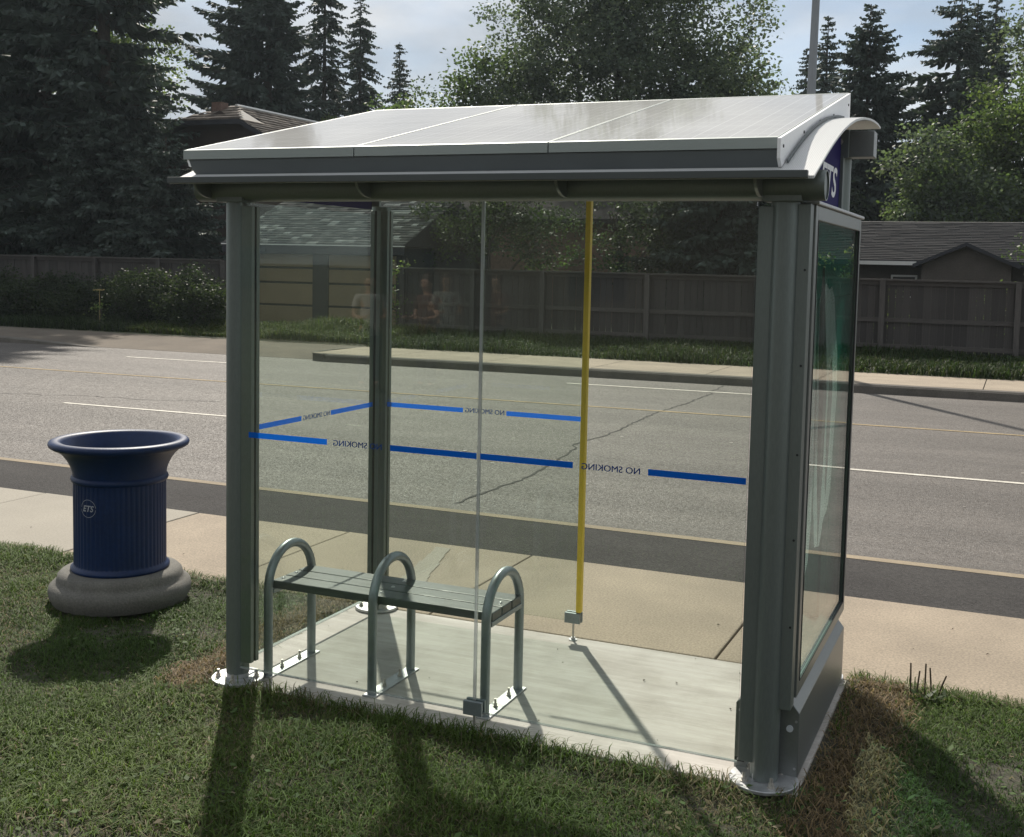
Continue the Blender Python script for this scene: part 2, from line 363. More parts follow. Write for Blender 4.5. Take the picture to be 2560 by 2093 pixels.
def solar():
    mt, n, l, out = newmat('dusty_glare_solar_glass')
    t = n.new('ShaderNodeTexCoord'); s = n.new('ShaderNodeSeparateXYZ'); l.new(t.outputs['Object'], s.inputs[0])
    def lines(src, period, width):
        m1 = n.new('ShaderNodeMath'); m1.operation = 'PINGPONG'; m1.inputs[1].default_value = period/2; l.new(src, m1.inputs[0])
        m2 = n.new('ShaderNodeMath'); m2.operation = 'LESS_THAN'; m2.inputs[1].default_value = width; l.new(m1.outputs[0], m2.inputs[0]); return m2.outputs[0]
    a = lines(s.outputs[0], 0.14, 0.0016); b = lines(s.outputs[0], 0.0467, 0.0007); c = lines(s.outputs[1], 0.14, 0.0015)
    mx1 = n.new('ShaderNodeMath'); mx1.operation = 'MAXIMUM'; l.new(a, mx1.inputs[0]); l.new(c, mx1.inputs[1])
    mx2 = n.new('ShaderNodeMath'); mx2.operation = 'MAXIMUM'; l.new(mx1.outputs[0], mx2.inputs[0]); l.new(b, mx2.inputs[1])
    k = noise(n, l, 3, 6); dust_glare = ramp(n, l, k.outputs['Fac'], 0.3, (0.36, 0.357, 0.348), 0.7, (0.42, 0.418, 0.405))  # pale grey base: dust plus sky glare put into the colour
    col = mixc(n, l, mx2.outputs[0], dust_glare.outputs[0], (0.58, 0.58, 0.57))
    p = n.new('ShaderNodeBsdfPrincipled'); l.new(col, p.inputs['Base Color'])
    p.inputs['Roughness'].default_value = 0.6; p.inputs['Specular IOR Level'].default_value = 0.0; p.inputs['Coat Weight'].default_value = 0.6; p.inputs['Coat Roughness'].default_value = 0.05
    l.new(p.outputs[0], out.inputs[0]); return mt
MT['solar'] = solar()
def poster():
    # printed film: teal on top fading out downwards, with scraped white and dark streaks
    mt, n, l, out = newmat('torn_teal_poster_film')
    t = n.new('ShaderNodeTexCoord'); s = n.new('ShaderNodeSeparateXYZ'); l.new(t.outputs['Object'], s.inputs[0])
    at = n.new('ShaderNodeAttribute'); at.attribute_name = 'Col'
    fade = n.new('ShaderNodeMapRange'); fade.inputs[1].default_value = 0.45; fade.inputs[2].default_value = 1.9; fade.inputs[3].default_value = 0.05; fade.inputs[4].default_value = 0.62
    l.new(s.outputs[2], fade.inputs[0])
    d = n.new('ShaderNodeBsdfDiffuse'); d.inputs[0].default_value = (0.01, 0.22, 0.16, 1)
    tl = n.new('ShaderNodeBsdfTranslucent'); tl.inputs[0].default_value = (0.012, 0.34, 0.25, 1)
    dm = n.new('ShaderNodeMixShader'); dm.inputs[0].default_value = 0.5; l.new(d.outputs[0], dm.inputs[1]); l.new(tl.outputs[0], dm.inputs[2])
    tt = n.new('ShaderNodeBsdfTransparent'); tt.inputs[0].default_value = (0.60, 0.84, 0.76, 1)
    ms = n.new('ShaderNodeMixShader'); l.new(fade.outputs[0], ms.inputs[0]); l.new(tt.outputs[0], ms.inputs[1]); l.new(dm.outputs[0], ms.inputs[2])
    l.new(ms.outputs[0], out.inputs[0]); return mt
MT['poster'] = poster()
def film(name, c, alpha, tr=0.4):
    mt, n, l, out = newmat(name)
    d = n.new('ShaderNodeBsdfDiffuse'); d.inputs[0].default_value = (*c, 1)
    tl = n.new('ShaderNodeBsdfTranslucent'); tl.inputs[0].default_value = (*c, 1)
    dm = n.new('ShaderNodeMixShader'); dm.inputs[0].default_value = tr; l.new(d.outputs[0], dm.inputs[1]); l.new(tl.outputs[0], dm.inputs[2])
    tt = n.new('ShaderNodeBsdfTransparent')
    k = noise(n, l, 9, 5, stretch=(1, 1, .2)); r = ramp(n, l, k.outputs['Fac'], 0.3, (alpha*.75,)*3, 0.7, (min(1, alpha*1.2),)*3)
    ms = n.new('ShaderNodeMixShader'); l.new(r.outputs[0], ms.inputs[0]); l.new(tt.outputs[0], ms.inputs[1]); l.new(dm.outputs[0], ms.inputs[2])
    l.new(ms.outputs[0], out.inputs[0]); return mt
MT['film_white'] = film('scraped_white_film', (0.86, 0.88, 0.87), 0.95, 0.6)
MT['film_dark'] = film('scraped_dark_film', (0.03, 0.034, 0.032), 0.85)

# ------------------------------------------------------------------ ground, road, pavements
def shear(x, y):                       # the far side of the road runs about two degrees off the near kerb
    return y + 0.035 * max(0.0, min(1.0, (y - 4.3) / 6.0)) * (x + 5)
def strip(rows, x0, x1, nx, zf=None):
    """sheet between y rows [(y,z)...] following the road"""
    b = MB(); xs = np.linspace(x0, x1, nx); R = len(rows)
    vs = [(x, shear(x, y), z) for x in xs for (y, z) in rows]
    fs = [(i*R+j, (i+1)*R+j, (i+1)*R+j+1, i*R+j+1) for i in range(nx-1) for j in range(R-1)]
    b.add(vs, fs); return b
g = MB(); g.quad((-300, -300, -0.45), (300, -300, -0.45), (300, 400, -0.45), (-300, 400, -0.45))
struct(g.build('ground', MT['earth']), 'open ground around the street')
# lawn bed on the near side
rs = np.random.RandomState(3)
def grid(x0, x1, y0, y1, nx, ny, zf):
    b = MB(); xs = np.linspace(x0, x1, nx); ys = np.linspace(y0, y1, ny)
    b.add([(x, y, zf(x, y)) for x in xs for y in ys], [(i*ny+j, (i+1)*ny+j, (i+1)*ny+j+1, i*ny+j+1) for i in range(nx-1) for j in range(ny-1)])
    return b
def lawn_z(x, y):
    z = -0.022 + 0.010*math.sin(x*2.3+y*1.1) + 0.008*math.sin(x*5.1-y*4.3+1) + 0.006*math.sin(x*11+y*9)
    if -0.3 < x < 2.75 and -0.2 < y < 1.3: z = -0.014 + .3*(z+.022)
    return z
grid(-9, 10, -9, 1.33, 120, 90, lawn_z).build('lawn', MT['soil'], smooth=180)
struct(bpy.data.objects['lawn'], 'bare soil bed under the near lawn')
b = MB(); b.quad((-60, -60, -0.07), (60, -60, -0.07), (60, 1.3, -0.07), (-60, 1.3, -0.07)); struct(b.build('lawn_field', MT['earth']), 'wider lawn field behind the camera')
pad = MB(); pad.box((-0.13, -0.055, -0.2), (2.575, 1.285, 0.0)); pad = struct(pad.build('concrete_pad', MT['pad'], bevel=0.006), 'pale broomed concrete pad under the bus shelter')
# near sidewalk: slabs on a bed
JX = [-17.5, -16.0, -14.5, -13.0, -11.5, -10.0, -8.5, -7.0, -5.5, -4.0, -2.455, -1.12, 0.313, 1.93, 3.45, 4.95, 6.45, 7.95]
b = MB(); b.box((-60, 1.292, -0.25), (60, 2.775, -0.018)); sw = struct(b.build('sidewalk', MT['joint']), 'near concrete sidewalk between lawn and road')
for i in range(len(JX)-1):
    b = MB(); b.box((JX[i]+.005, 1.294, -0.2), (JX[i+1]-.005, 2.77, 0.0 + rs.uniform(-.003, .002)))
    b.build('paving_slab', MT['pave_new'] if i in (8, 9) else MT['pave'], sw, bevel=0.008)
for x0, x1 in ((-60, JX[0]), (JX[-1], 60)):
    b = MB(); b.box((x0, 1.294, -0.2), (x1, 2.77, 0.0)); b.build('paving_slab', MT['pave'], sw)
b = MB()
for k in range(9):
    t0, t1 = k/9, (k+1)/9
    f = lambda t: (-0.30 + 0.22*t, 2.66 - 0.85*t)
    w0 = 0.055 + 0.03*t0 + rs.uniform(-.012, .012)
    (xa, ya), (xb, yb) = f(t0), f(t1)
    b.quad((xa-w0, ya, .004), (xa+w0, ya, .004), (xb+w0, yb, .004), (xb-w0, yb, .004))
b.build('cement_smear', MT['pave_new'], sw)
# dark fresh asphalt strip, concrete gutter, road
struct(strip([(2.772, -0.012), (3.4, -0.035), (4.06, -0.085)], -80, 80, 80).build('asphalt_strip', MT['patch']), 'fresh dark asphalt strip beside the sidewalk')
struct(strip([(4.056, -0.082), (4.20, -0.092)], -80, 80, 80).build('gutter', MT['gutter']), 'tan concrete gutter edge along the road')
struct(strip([(4.197, -0.096), (4.6, -0.125), (6, -0.15), (9, -0.15), (12, -0.15), (16.6, -0.15)], -120, 120, 120).build('road', MT['road']), 'grey worn asphalt road')
def mark(name, x0, x1, y, w, mt, label):
    struct(strip([(y-w/2, -0.145), (y+w/2, -0.145)], x0, x1, max(2, int((x1-x0)/1.5))).build(name, mt), label)
mark('lane_line', -9.1, -6.3, 8.18, 0.085, MT['paint_white'], 'white lane dash left of the shelter')
mark('lane_line', 0.75, 3.4, 8.10, 0.085, MT['paint_white'], 'white lane dash right of the shelter')
mark('lane_line', 3.44, 4.6, 8.10, 0.085, MT['paint_white'], 'white lane dash right of the shelter')
mark('lane_line', -13.7, -10.6, 14.72, 0.10, MT['paint_white'], 'white far lane dash on the left')
mark('lane_line', -4.1, -0.8, 14.78, 0.10, MT['paint_white'], 'white far lane dash behind the shelter')
mark('centre_line', -70, 70, 11.78, 0.09, MT['paint_yellow'], 'thin worn yellow centre line')
# crack in the asphalt
CK = [(-1.58,16.1),(-1.518,14.88),(-1.433,14.61),(-1.45,12.55),(-1.515,11.99),(-1.50,11.05),(-1.414,9.75),(-1.384,9.30),(-1.406,9.02),(-1.488,8.63),(-1.477,8.23),(-1.362,7.99),(-1.264,7.25),(-1.20,6.7),(-1.162,6.25),(-1.14,5.92),(-1.15,5.3),(-1.155,4.5)]
b = MB(); fine = []
for i in range(len(CK)-1):
    (xa, ya), (xb, yb) = CK[i], CK[i+1]; nseg = max(2, int(abs(ya-yb)/.10))
    for k in range(nseg):
        t = k/nseg; fine.append((xa+(xb-xa)*t + rs.normal(0, .014), ya+(yb-ya)*t))
fine.append(CK[-1])
for i in range(len(fine)-1):
    w = 0.009 + 0.009*rs.rand(); (xa, ya), (xb, yb) = fine[i], fine[i+1]
    zz = -0.146 if ya > 6 else -0.120 - (ya-4.6)/1.4*.025
    zb = -0.146 if yb > 6 else -0.120 - (yb-4.6)/1.4*.025
    b.quad((xa-w, ya, zz), (xa+w, ya, zz), (xb+w, yb, zb), (xb-w, yb, zb))
struct(b.build('pavement_crack', MT['crack']), 'jagged dark crack running across the road')
b = MB(); px_, py_ = -12.5, 7.6
for k in range(60):
    nx_, ny_ = px_ + .085 + rs.normal(0, .01), py_ + .028 + rs.normal(0, .03); w = .006 + .006*rs.rand()
    b.quad((px_, py_-w, -.146), (nx_, ny_-w, -.146), (nx_, ny_+w, -.146), (px_, py_+w, -.146)); px_, py_ = nx_, ny_
struct(b.build('pavement_crack', MT['crack']), 'faint thin crack in the left traffic lane')
MT['scrap'] = mat('dry_leaf_scrap', (.07, .052, .03), .9, 0, .3, 30)
b = MB()
for k in range(46):
    x, y = (rs.uniform(-.1, 2.5), rs.uniform(0, 1.25)) if k < 22 else (rs.uniform(-4, 4.5), rs.uniform(1.35, 2.7)); a = rs.uniform(0, PI); q = rs.uniform(.004, .013); c_, s_ = math.cos(a)*q, math.sin(a)*q
    b.quad((x-c_, y-s_, .004), (x+s_*.5, y-c_*.5, .007), (x+c_, y+s_, .005), (x-s_*.5, y+c_*.5, .009))
tag(b.build('leaf_scraps', MT['scrap']), 'tiny dry leaf scraps on the pad and sidewalk', 'leaf scraps', None, 'stuff')
# small litter flecks on the road
b = MB()
for k in range(26):
    x, y = rs.uniform(-9, 4), rs.uniform(4.6, 12); a = rs.uniform(0, PI); s = rs.uniform(.01, .03)
    b.quad((x-s, y-s*.5, -.143), (x+s, y-s*.3, -.141), (x+s*.8, y+s*.6, -.142), (x-s*.7, y+s*.5, -.143))
tag(b.build('litter', MT['paint_white']), 'pale litter flecks scattered on the road', 'litter', None, 'stuff')
# far kerb and far sidewalk (starts at the driveway)
b = strip([(16.10, -0.16), (16.115, -0.03), (16.15, 0.0), (16.30, 0.004), (16.30, -.2)], -9.9, 90, 70)
struct(b.build('kerb', MT['kerb']), 'concrete kerb on the far side of the road')
b = strip([(16.302, -0.02), (18.42, -0.02)], -10.3, 90, 60); fsw = struct(b.build('far_sidewalk', MT['joint']), 'far concrete sidewalk in front of the wooden fence')
xs = [-10.3, -8.6, -6.4, -4.2, -2.0, 0.3, 2.71, 5.1, 7.5, 9.9]
for i in range(len(xs)-1):
    b = strip([(16.306, -0.015), (16.306, 0.006), (18.42, 0.006), (18.42, -.015)], xs[i]+.008, xs[i+1]-.008, 3); b.build('paving_slab', MT['pave'], fsw)
b = strip([(16.306, 0.006), (18.42, 0.006)], 9.91, 90, 40); b.build('paving_slab', MT['pave'], fsw)
b = MB()                                     # curved end of the kerb at the driveway
pts = [(-9.9, 16.10), (-10.25, 16.25), (-10.5, 16.7), (-10.55, 17.3), (-10.5, 18.3)]
for i in range(len(pts)-1):
    (xa, ya), (xb, yb) = pts[i], pts[i+1]
    ya, yb = shear(xa, ya), shear(xb, yb)
    b.quad((xa, ya, -.16), (xb, yb, -.16), (xb, yb, .002), (xa, ya, .002)); b.quad((xa, ya, .002), (xb, yb, .002), (xb+.22, yb, .003), (xa+.1, ya+.17, .003))
b.build('kerb_return', MT['kerb'], fsw)
struct(strip([(16.4, -0.146), (17.2, -0.10), (18.8, 0.0), (24, 0.05)], -17.4, -10.35, 12).build('driveway', MT['apron']), 'dusty driveway apron in front of the garage')
b = strip([(16.25, -0.16), (16.27, -0.03), (16.32, 0.0), (16.45, 0.002)], -90, -15.9, 60)
def ramp_end(b): b.v = [(x, y, z - max(0, z+.144)*max(0, min(1, (x+19.6)/3.6))**1.5) for (x, y, z) in b.v]
ramp_end(b); struct(b.build('kerb', MT['kerb']), 'far kerb left of the driveway')
b2 = strip([(16.45, 0.001), (17.2, .004), (18.75, 0.012)], -90, -17.0, 60); b2.v = [(x, y, z - max(0, z - (-.144 if y-shear(x, 16.45) < .1 else -.098 if y-shear(x, 17.2) < .1 else 0))*max(0, min(1, (x+19.6)/2.6))) for (x, y, z) in b2.v]
struct(b2.build('far_sidewalk', MT['apron']), 'dusty far sidewalk left of the driveway')
struct(strip([(18.4, 0.0), (19.5, 0.08), (21.2, 0.20), (24, 0.12), (80, 0.05)], -10.3, 90, 50).build('far_verge', MT['earth']), 'rising verge below the wooden fence')
struct(strip([(18.7, 0.0), (19.5, 0.06), (22.0, 0.2), (80, 0.1)], -90, -10.32, 50).build('far_verge', MT['earth']), 'rising verge left of the sidewalk')

# ------------------------------------------------------------------ bus shelter
sh = thing('bus_shelter', 'silver metal and glass bus shelter with sloped solar panel roof on a concrete pad', 'bus shelter', (0, 0, 0))
PX, PY = 2.44, 1.26
def arc(cx, cy, r, a0, a1, n): return [(cx + r*math.cos(a0+(a1-a0)*i/n), cy + r*math.sin(a0+(a1-a0)*i/n)) for i in range(n+1)]
def bolt(p, parent, h=0.035, r=0.007):
    b = MB(); x, y, z = p
    b.tube([(x, y, z), (x, y, z+.004)], r*2.2, 14); b.tube([(x, y, z+.004), (x, y, z+.017)], r*1.7, 6); b.tube([(x, y, z+.017), (x, y, z+h)], r, 8)
    b.build('bolt', MT['bolt'], parent, smooth=40)
def base_plate(x, y, parent, angs, r=0.12):
    b = MB(); b.tube([(x, y, .004), (x, y, .018)], r, 48); b.build('base_plate', MT['galv'], parent, smooth=40, bevel=.002)
    b = MB(); b.tube([(x, y, .018), (x, y, .04)], .05, 28); b.build('collar', MT['galv'], parent, smooth=40)
    for a in angs: bolt((x + .088*math.cos(a), y + .088*math.sin(a), .018), parent)
def post(x, y, z0, z1, dirs, ext=.094):
    """fluted tube with glazing channels on the given sides (angle list)"""
    b = MB(); n = 40; prof = []
    for j in range(n):
        a = 2*PI*j/n
        rr = 0.053 - 0.004 * sum(math.exp(-((math.atan2(math.sin(a-d-s), math.cos(a-d-s)))/.16)**2) for d in dirs for s in (-.75, .75))
        prof.append((x + rr*math.cos(a), y + rr*math.sin(a)))
    b.prism(prof, z0, z1, 2)
    p = b.build('post', MT['alu'], sh, smooth=50)
    for d in dirs:
        c, s = math.cos(d), math.sin(d)
        Mr = Matrix(((c, -s, 0, x), (s, c, 0, y), (0, 0, 1, 0), (0, 0, 0, 1)))
        for side in (-1, 1):
            b = MB(); b.box((.040, side*.007 if side > 0 else -.031, z0+.06), (ext, .031 if side > 0 else -.007, z1-.02), Mr); b.build('glazing_channel', MT['alu'], p, bevel=.002)
        b = MB(); b.box((.046, -.0065, z0+.062), (ext-.004, .0065, z1-.022), Mr); b.build('gasket', MT['rubber'], p)
    return p
p = post(0, 0, 0.04, 2.2, [0, PI/2]); base_plate(0, 0, p, [-2.6, -1.2, .35, 1.9])
b = MB(); b.tube([(0, 0, .035), (0, 0, .075)], .047, 28); b.build('spigot', MT['alu'], p, smooth=40)
p = post(0, PY, 0.04, 2.24, [0, -PI/2], .058); base_plate(0, PY, p, [-2.5, -.5, .9, 2.4])
p = post(PX, PY, 0.04, 2.49, [PI, -PI/2]); base_plate(PX, PY, p, [.8, 2.2, -2, -.7])
p = post(PX, 0, 0.02, 2.2, [PI]); base_plate(PX, 0, p, [-2.35, -1.05, .9, 2.4], r=.13)
b = MB(); b.box((2.487, -.018, .30), (2.533, .05, 2.19)); fl = b.build('flange', MT['alu'], p, bevel=.003)
for z in (.62, .95, 1.27, 1.60, 1.95):
    b = MB(); b.tube([(2.520, -.0185, z), (2.520, -.0215, z)], .0045, 10); b.build('screw', MT['rubber'], p)
# saddles + front pipe beam
b = MB(); b.tube([(-0.19, -.02, 2.255), (2.586, -.02, 2.255)], .056, 40, cap=False); b.tube([(-0.185, -.02, 2.255), (2.581, -.02, 2.255)], .0555, 40)
for x in (-.19, 2.586):
    o = [(x, -.02 + .056*math.cos(2*PI*j/40), 2.255+.056*math.sin(2*PI*j/40)) for j in range(40)] + [(x, -.02 + .05*math.cos(2*PI*j/40), 2.255+.05*math.sin(2*PI*j/40)) for j in range(40)]
    b.add(o, [(j, (j+1) % 40, 40+(j+1) % 40, 40+j) for j in range(40)])
beam = b.build('front_beam', MT['alu'], sh, smooth=40)
for x in (0.0, PX):
    b = MB(); b.box((x-.075, -.062, 2.196), (x+.065, .042, 2.222)); b.build('saddle', MT['alu'], beam, bevel=.003)
for x in (-.10, 0.72, 1.60, 2.36):
    prof = [(-.185, 2.286)] + [(-.185 + .115*(1-math.cos(t)), 2.286 - .075*math.sin(t)) for t in np.linspace(.25, PI/2, 7)] + [(-.06, 2.286)]
    b = MB(); b.prism(prof, x-.006, x+.006, 0); b.build('gusset', MT['alu_flat'], beam)
b = MB(); b.box((-0.15, 1.195, 2.468), (2.598, 1.305, 2.585)); rb = b.build('rear_beam', MT['alu_flat'], sh, bevel=.003)
b = MB(); b.box((2.425, 1.17, 2.462), (2.49, 1.192, 2.59)); b.build('beam_bracket', MT['alu'], rb, bevel=.002)
b = MB(); b.box((-.04, 1.17, 2.24), (.04, 1.192, 2.59)); b.build('beam_bracket', MT['alu'], rb, bevel=.002)
b = MB(); b.tube([(2.452, 1.169, 2.535), (2.452, 1.158, 2.535)], .014, 6); b.build('bolt', MT['bolt'], rb)
# curved white roof sheet
AR = [(-.205, 2.276), (-.064, 2.33), (.07, 2.382), (.197, 2.428), (.33, 2.472), (.448, 2.508), (.62, 2.552), (.786, 2.587), (.93, 2.61), (1.063, 2.629), (1.25, 2.647), (1.4, 2.656), (1.55, 2.66), (1.66, 2.655)]
def arch_z(y): return float(np.interp(y, [a[0] for a in AR], [a[1] for a in AR]))
b = MB(); b.prism(AR + [(y, z-.010) for (y, z) in AR[::-1]], -.213, 2.57, 0); rsheet = b.build('roof_sheet', MT['poly'], sh, smooth=30)
b = MB(); b.prism([(-.226, 2.268), (-.198, 2.268), (-.198, 2.294), (-.203, 2.2945), (-.226, 2.2945)], -.212, 2.55, 0); b.build('drip_edge', MT['lip'], rsheet, bevel=.002)
b = MB(); b.prism([(y, z+.003) for (y, z) in AR[1:11]] + [(y, z+.013) for (y, z) in AR[1:11]][::-1], 2.448, 2.454, 0); b.build('seal_strip', MT['alu_dark'], rsheet)
# solar deck
def deck(y): return 2.42 + (y + .12) * .2335
for k, (x0, x1) in enumerate(((-.205, .672), (.677, 1.541), (1.546, 2.425))):
    fr = MB(); pr = [(-.125, deck(-.125)-.040), (-.125, deck(-.125)), (-.105, deck(-.105)+.0006), (-.105, deck(-.105)-.04)]
    fb = MB(); fb.prism(pr, x0, x1, 0)
    fr.prism([(1.53, deck(1.53)-.04), (1.53, deck(1.53)), (1.55, deck(1.55)), (1.55, deck(1.55)-.04)], x0, x1, 0)
    for xa in (x0, x1-.005):
        fr.prism([(-.104, deck(-.104)-.04), (-.104, deck(-.104)+.0008), (1.529, deck(1.529)+.0008), (1.529, deck(1.529)-.04)], xa, xa+.005, 0)
    gl = MB(); gl.prism([(-.1035, deck(-.1035)-.008), (-.1035, deck(-.1035)-.001), (1.5285, deck(1.5285)-.001), (1.5285, deck(1.5285)-.008)], x0+.0055, x1-.0055, 0)
    sp = gl.build('solar_panel', MT['solar'], sh); fr.build('frame', MT['rail'], sp, bevel=.001); fb.build('front_rail', MT['rail'], sp, bevel=.001)
# fascia below deck
b = MB(); fz = deck(-.125)-.041
cur = [(-.118, fz), (-.112, fz-.05), (-.095, fz-.085), (-.07, fz-.105)]
b.prism(cur + [(y+.006, z+.001) for (y, z) in cur[::-1]], -.192, 2.426, 0); b.v = [(vx + (.065*min(1, (fz-vz)/.1) if vx < 0 else 0), vy, vz) for (vx, vy, vz) in b.v]; b.build('fascia', MT['alu_dark'], sh, smooth=40)
# white side cheeks between deck and arch
for x0, x1 in ((2.428, 2.440), (-.203, -.192)):
    yq = -.115 if x0 > 0 else -.085; ys = np.linspace(yq, 1.52, 16)
    poly = [(y, arch_z(y)+.004) for y in ys] + [(1.52, deck(1.52)-.0005), (yq-.035, deck(yq-.035)-.0005), (yq-.032, deck(yq-.035)-.07)]
    b = MB(); b.prism(poly, x0, x1, 0)
    if x0 < 0:                              # the left cheek leans in towards the arch
        b.v = [(vx + .065*max(0, min(1, (deck(vy)-.05-vz)/max(.03, deck(vy)-.05-arch_z(vy)))), vy, vz) for (vx, vy, vz) in b.v]
    ck = b.build('side_cheek', MT['white_sheet'], sh)
    for y in (-.10, .30, .66, 1.02, 1.46):
        z = deck(y) - .035 if y < 1 else deck(y)-.05; xx = x1 if x0 > 0 else x0
        b = MB(); b.tube([(xx, y, z), (xx + (.003 if x0 > 0 else -.003), y, z)], .006, 10); b.build('screw', MT['rubber'], ck)
# purple end signs under the arch
def text_mesh(body, size=1.0, offset=0.0, shear_=0.0, spacing=1.0):
    cu = bpy.data.curves.new('lettering', 'FONT'); cu.body = body; cu.size = size; cu.offset = offset; cu.shear = shear_; cu.space_character = spacing
    cu.align_x = 'LEFT'; cu.resolution_u = 4
    o = bpy.data.objects.new('lettering', cu); COL.objects.link(o); bpy.context.view_layer.update()
    me = bpy.data.meshes.new_from_object(o.evaluated_get(bpy.context.evaluated_depsgraph_get()))
    bpy.data.objects.remove(o); me.materials.clear()
    V = np.array([v.co[:] for v in me.vertices]); return me, V
def place_text(body, fn, width, height, mt, parent, name='lettering', bold=0.0, ital=0.0, spacing=1.0, weight=0.0):
    me, V = text_mesh(body, 1.0, bold, ital, spacing)
    lo, hi = V.min(0), V.max(0)
    U = (V[:, 0]-lo[0])/(hi[0]-lo[0])*width; T = (V[:, 1]-lo[1])/(hi[1]-lo[1])*height
    for v, u, t in zip(me.vertices, U, T): v.co = fn(u, t)
    me.update()
    if weight:                                  # heavier strokes: the outline again, a hair behind and beside
        bm = bmesh.new(); bm.from_mesh(me); ge = bmesh.ops.duplicate(bm, geom=bm.faces[:] + bm.edges[:] + bm.verts[:])
        e0 = Vector(fn(weight, 0)) - Vector(fn(0, 0)); nn = e0.cross(Vector((0, 0, 1))).normalized()*.0003
        for v in [q for q in ge['geom'] if isinstance(q, bmesh.types.BMVert)]: v.co += e0 + nn
        bm.to_mesh(me); bm.free()
    return obj(name, me, mt, parent)
for x0, x1, side in ((2.450, 2.456, 1), (-.012, -.006, -1)):
    ys = np.linspace(.20, 1.13, 10)
    poly = [(.14, 2.225), (.14, arch_z(.14)-.02)] + [(y, arch_z(y)-.018) for y in ys] + [(1.17, 2.5), (1.17, 2.225)]
    b = MB(); b.prism(poly, x0, x1, 0); sg = b.build('end_sign', MT['sign'], sh)
    if side > 0: place_text('ETS', lambda u, t: (x1+.002, .64+u, 2.272+t), .44, .135, MT['sign_white'], sg, bold=.02, ital=.25)
    else: place_text('ETS', lambda u, t: (x0-.002, 1.06-u, 2.275+t), .56, .14, MT['sign_white'], sg, bold=.02, ital=.25)
# glass panes with blue band and NO SMOKING lettering
ZS0, ZS1 = 1.148, 1.173
def pane(lo, hi):
    b = MB(); b.box(lo, hi); return b.build('glass_pane', MT['glass'], sh)
def stripe(parent, fn, a0, a1):
    b = MB(); b.quad(fn(a0, ZS0), fn(a1, ZS0), fn(a1, ZS1), fn(a0, ZS1)); b.build('stripe', MT['blue_vinyl'], parent)
yf = -.047
pf1 = pane((.050, yf-.005, .085), (1.231, yf+.005, 2.200)); pf2 = pane((1.245, yf-.005, .085), (2.345, yf+.005, 2.200))
ffn = lambda a, z: (a, yf-.0075, z)
stripe(pf1, ffn, .098, .51); stripe(pf1, ffn, .824, 1.230); stripe(pf2, ffn, 1.246, 1.652); stripe(pf2, ffn, 1.962, 2.372 - .03)
for pr_, xR in ((pf1, .783), (pf2, 1.930)):          # reads from inside the shelter, so it is mirrored from the lawn
    place_text('NO SMOKING', lambda u, t, xR=xR: (xR - u, yf-.0075, 1.148 + t), .240, .025, MT['blue_letter'], pr_, weight=.0016)
pl = pane((-.005, .05, .085), (.005, 1.21, 2.200))
lfn = lambda a, z: (-.0075, a, z)
stripe(pl, lfn, .052, .516); stripe(pl, lfn, .782, 1.208)
place_text('NO SMOKING', lambda u, t: (-.0075, .774 - u, 1.148 + t), .243, .025, MT['blue_letter'], pl, weight=.0016)
pb = pane((.05, 1.235, .10), (1.205, 1.245, 2.24))
bfn = lambda a, z: (a, 1.2475, z)
stripe(pb, bfn, .052, .525); stripe(pb, bfn, .780, 1.200)
place_text('NO SMOKING', lambda u, t: (.768 - u, 1.2475, 1.150 + t), .229, .025, MT['blue_letter'], pb, weight=.0016)
MT['seam'] = film('clear_joint_strip', (0.42, 0.45, 0.44), 0.6)
b = MB(); b.box((1.2325, yf-.006, .13), (1.2435, yf+.006, 2.198)); b.build('joint_strip', MT['seam'], sh)
b = MB(); b.box((.05, yf-.006, .079), (2.345, yf+.006, .0845)); b.build('glass_edge', MT['seam'], pf1)
b = MB(); b.box((-.006, .05, .077), (.006, 1.21, .0845)); b.build('glass_edge', MT['film_white'], pl)
# yellow edge pole
b = MB(); b.box((1.206, 1.222, .152), (1.234, 1.258, 2.466)); b.build('edge_trim', MT['yellow'], sh, bevel=.005)
# pane clips with threaded foot
def clip(x, y, z0, z1, w, parent):
    b = MB(); b.box((x-w/2, y-.024, z0), (x+w/2, y-.008, z1)); b.box((x-w/2, y+.008, z0), (x+w/2, y+.024, z1)); b.box((x-w/2+.004, y-.0079, z0), (x+w/2-.004, y+.0079, z0+.012))
    c = b.build('pane_clip', MT['galv_tube'], parent, bevel=.002)
    b = MB(); b.tube([(x, y, .004), (x, y, z0)], .006, 10); b.build('threaded_rod', MT['bolt'], c, smooth=40)
    b = MB(); b.tube([(x, y, .001), (x, y, .005)], .022, 20); b.tube([(x, y, .005), (x, y, .016)], .013, 6); b.build('foot', MT['galv'], c)
clip(1.238, yf, .072, .132, .085, sh); clip(1.19, 1.24, .095, .150, .085, sh)
b = MB(); b.box((1.188, yf-.027, .066), (1.288, yf-.0255, .142)); 
# display case on the right side
dc = MB()
dx0, dx1, dy0, dy1, dz0, dz1 = 2.474, 2.540, .062, 1.335, .325, 2.19
dc.box((dx0, dy0, dz0), (dx1, .112, dz1)); dc.box((dx0, 1.285, dz0), (dx1, dy1, dz1))
dc.box((dx0, .1125, 2.135), (dx1, 1.2845, dz1)); dc.box((dx0, .1125, dz0), (dx1, 1.2845, .375))
case = dc.build('display_case', MT['alu_flat'], sh, bevel=.003)
b = MB(); b.box((dx0-.004, dy0-.006, dz1+.001), (dx1+.012, dy1+.012, dz1+.014)); b.build('cap_strip', MT['galv'], case, bevel=.003)
b = MB(); b.box((2.536, 1.2700, .376), (2.5425, 1.2845, 2.134)); b.box((2.536, .1126, .376), (2.5425, .119, 2.134)); b.box((2.536, .1195, .376), (2.5425, 1.2695, .382)); b.build('gasket', MT['rubber'], case)
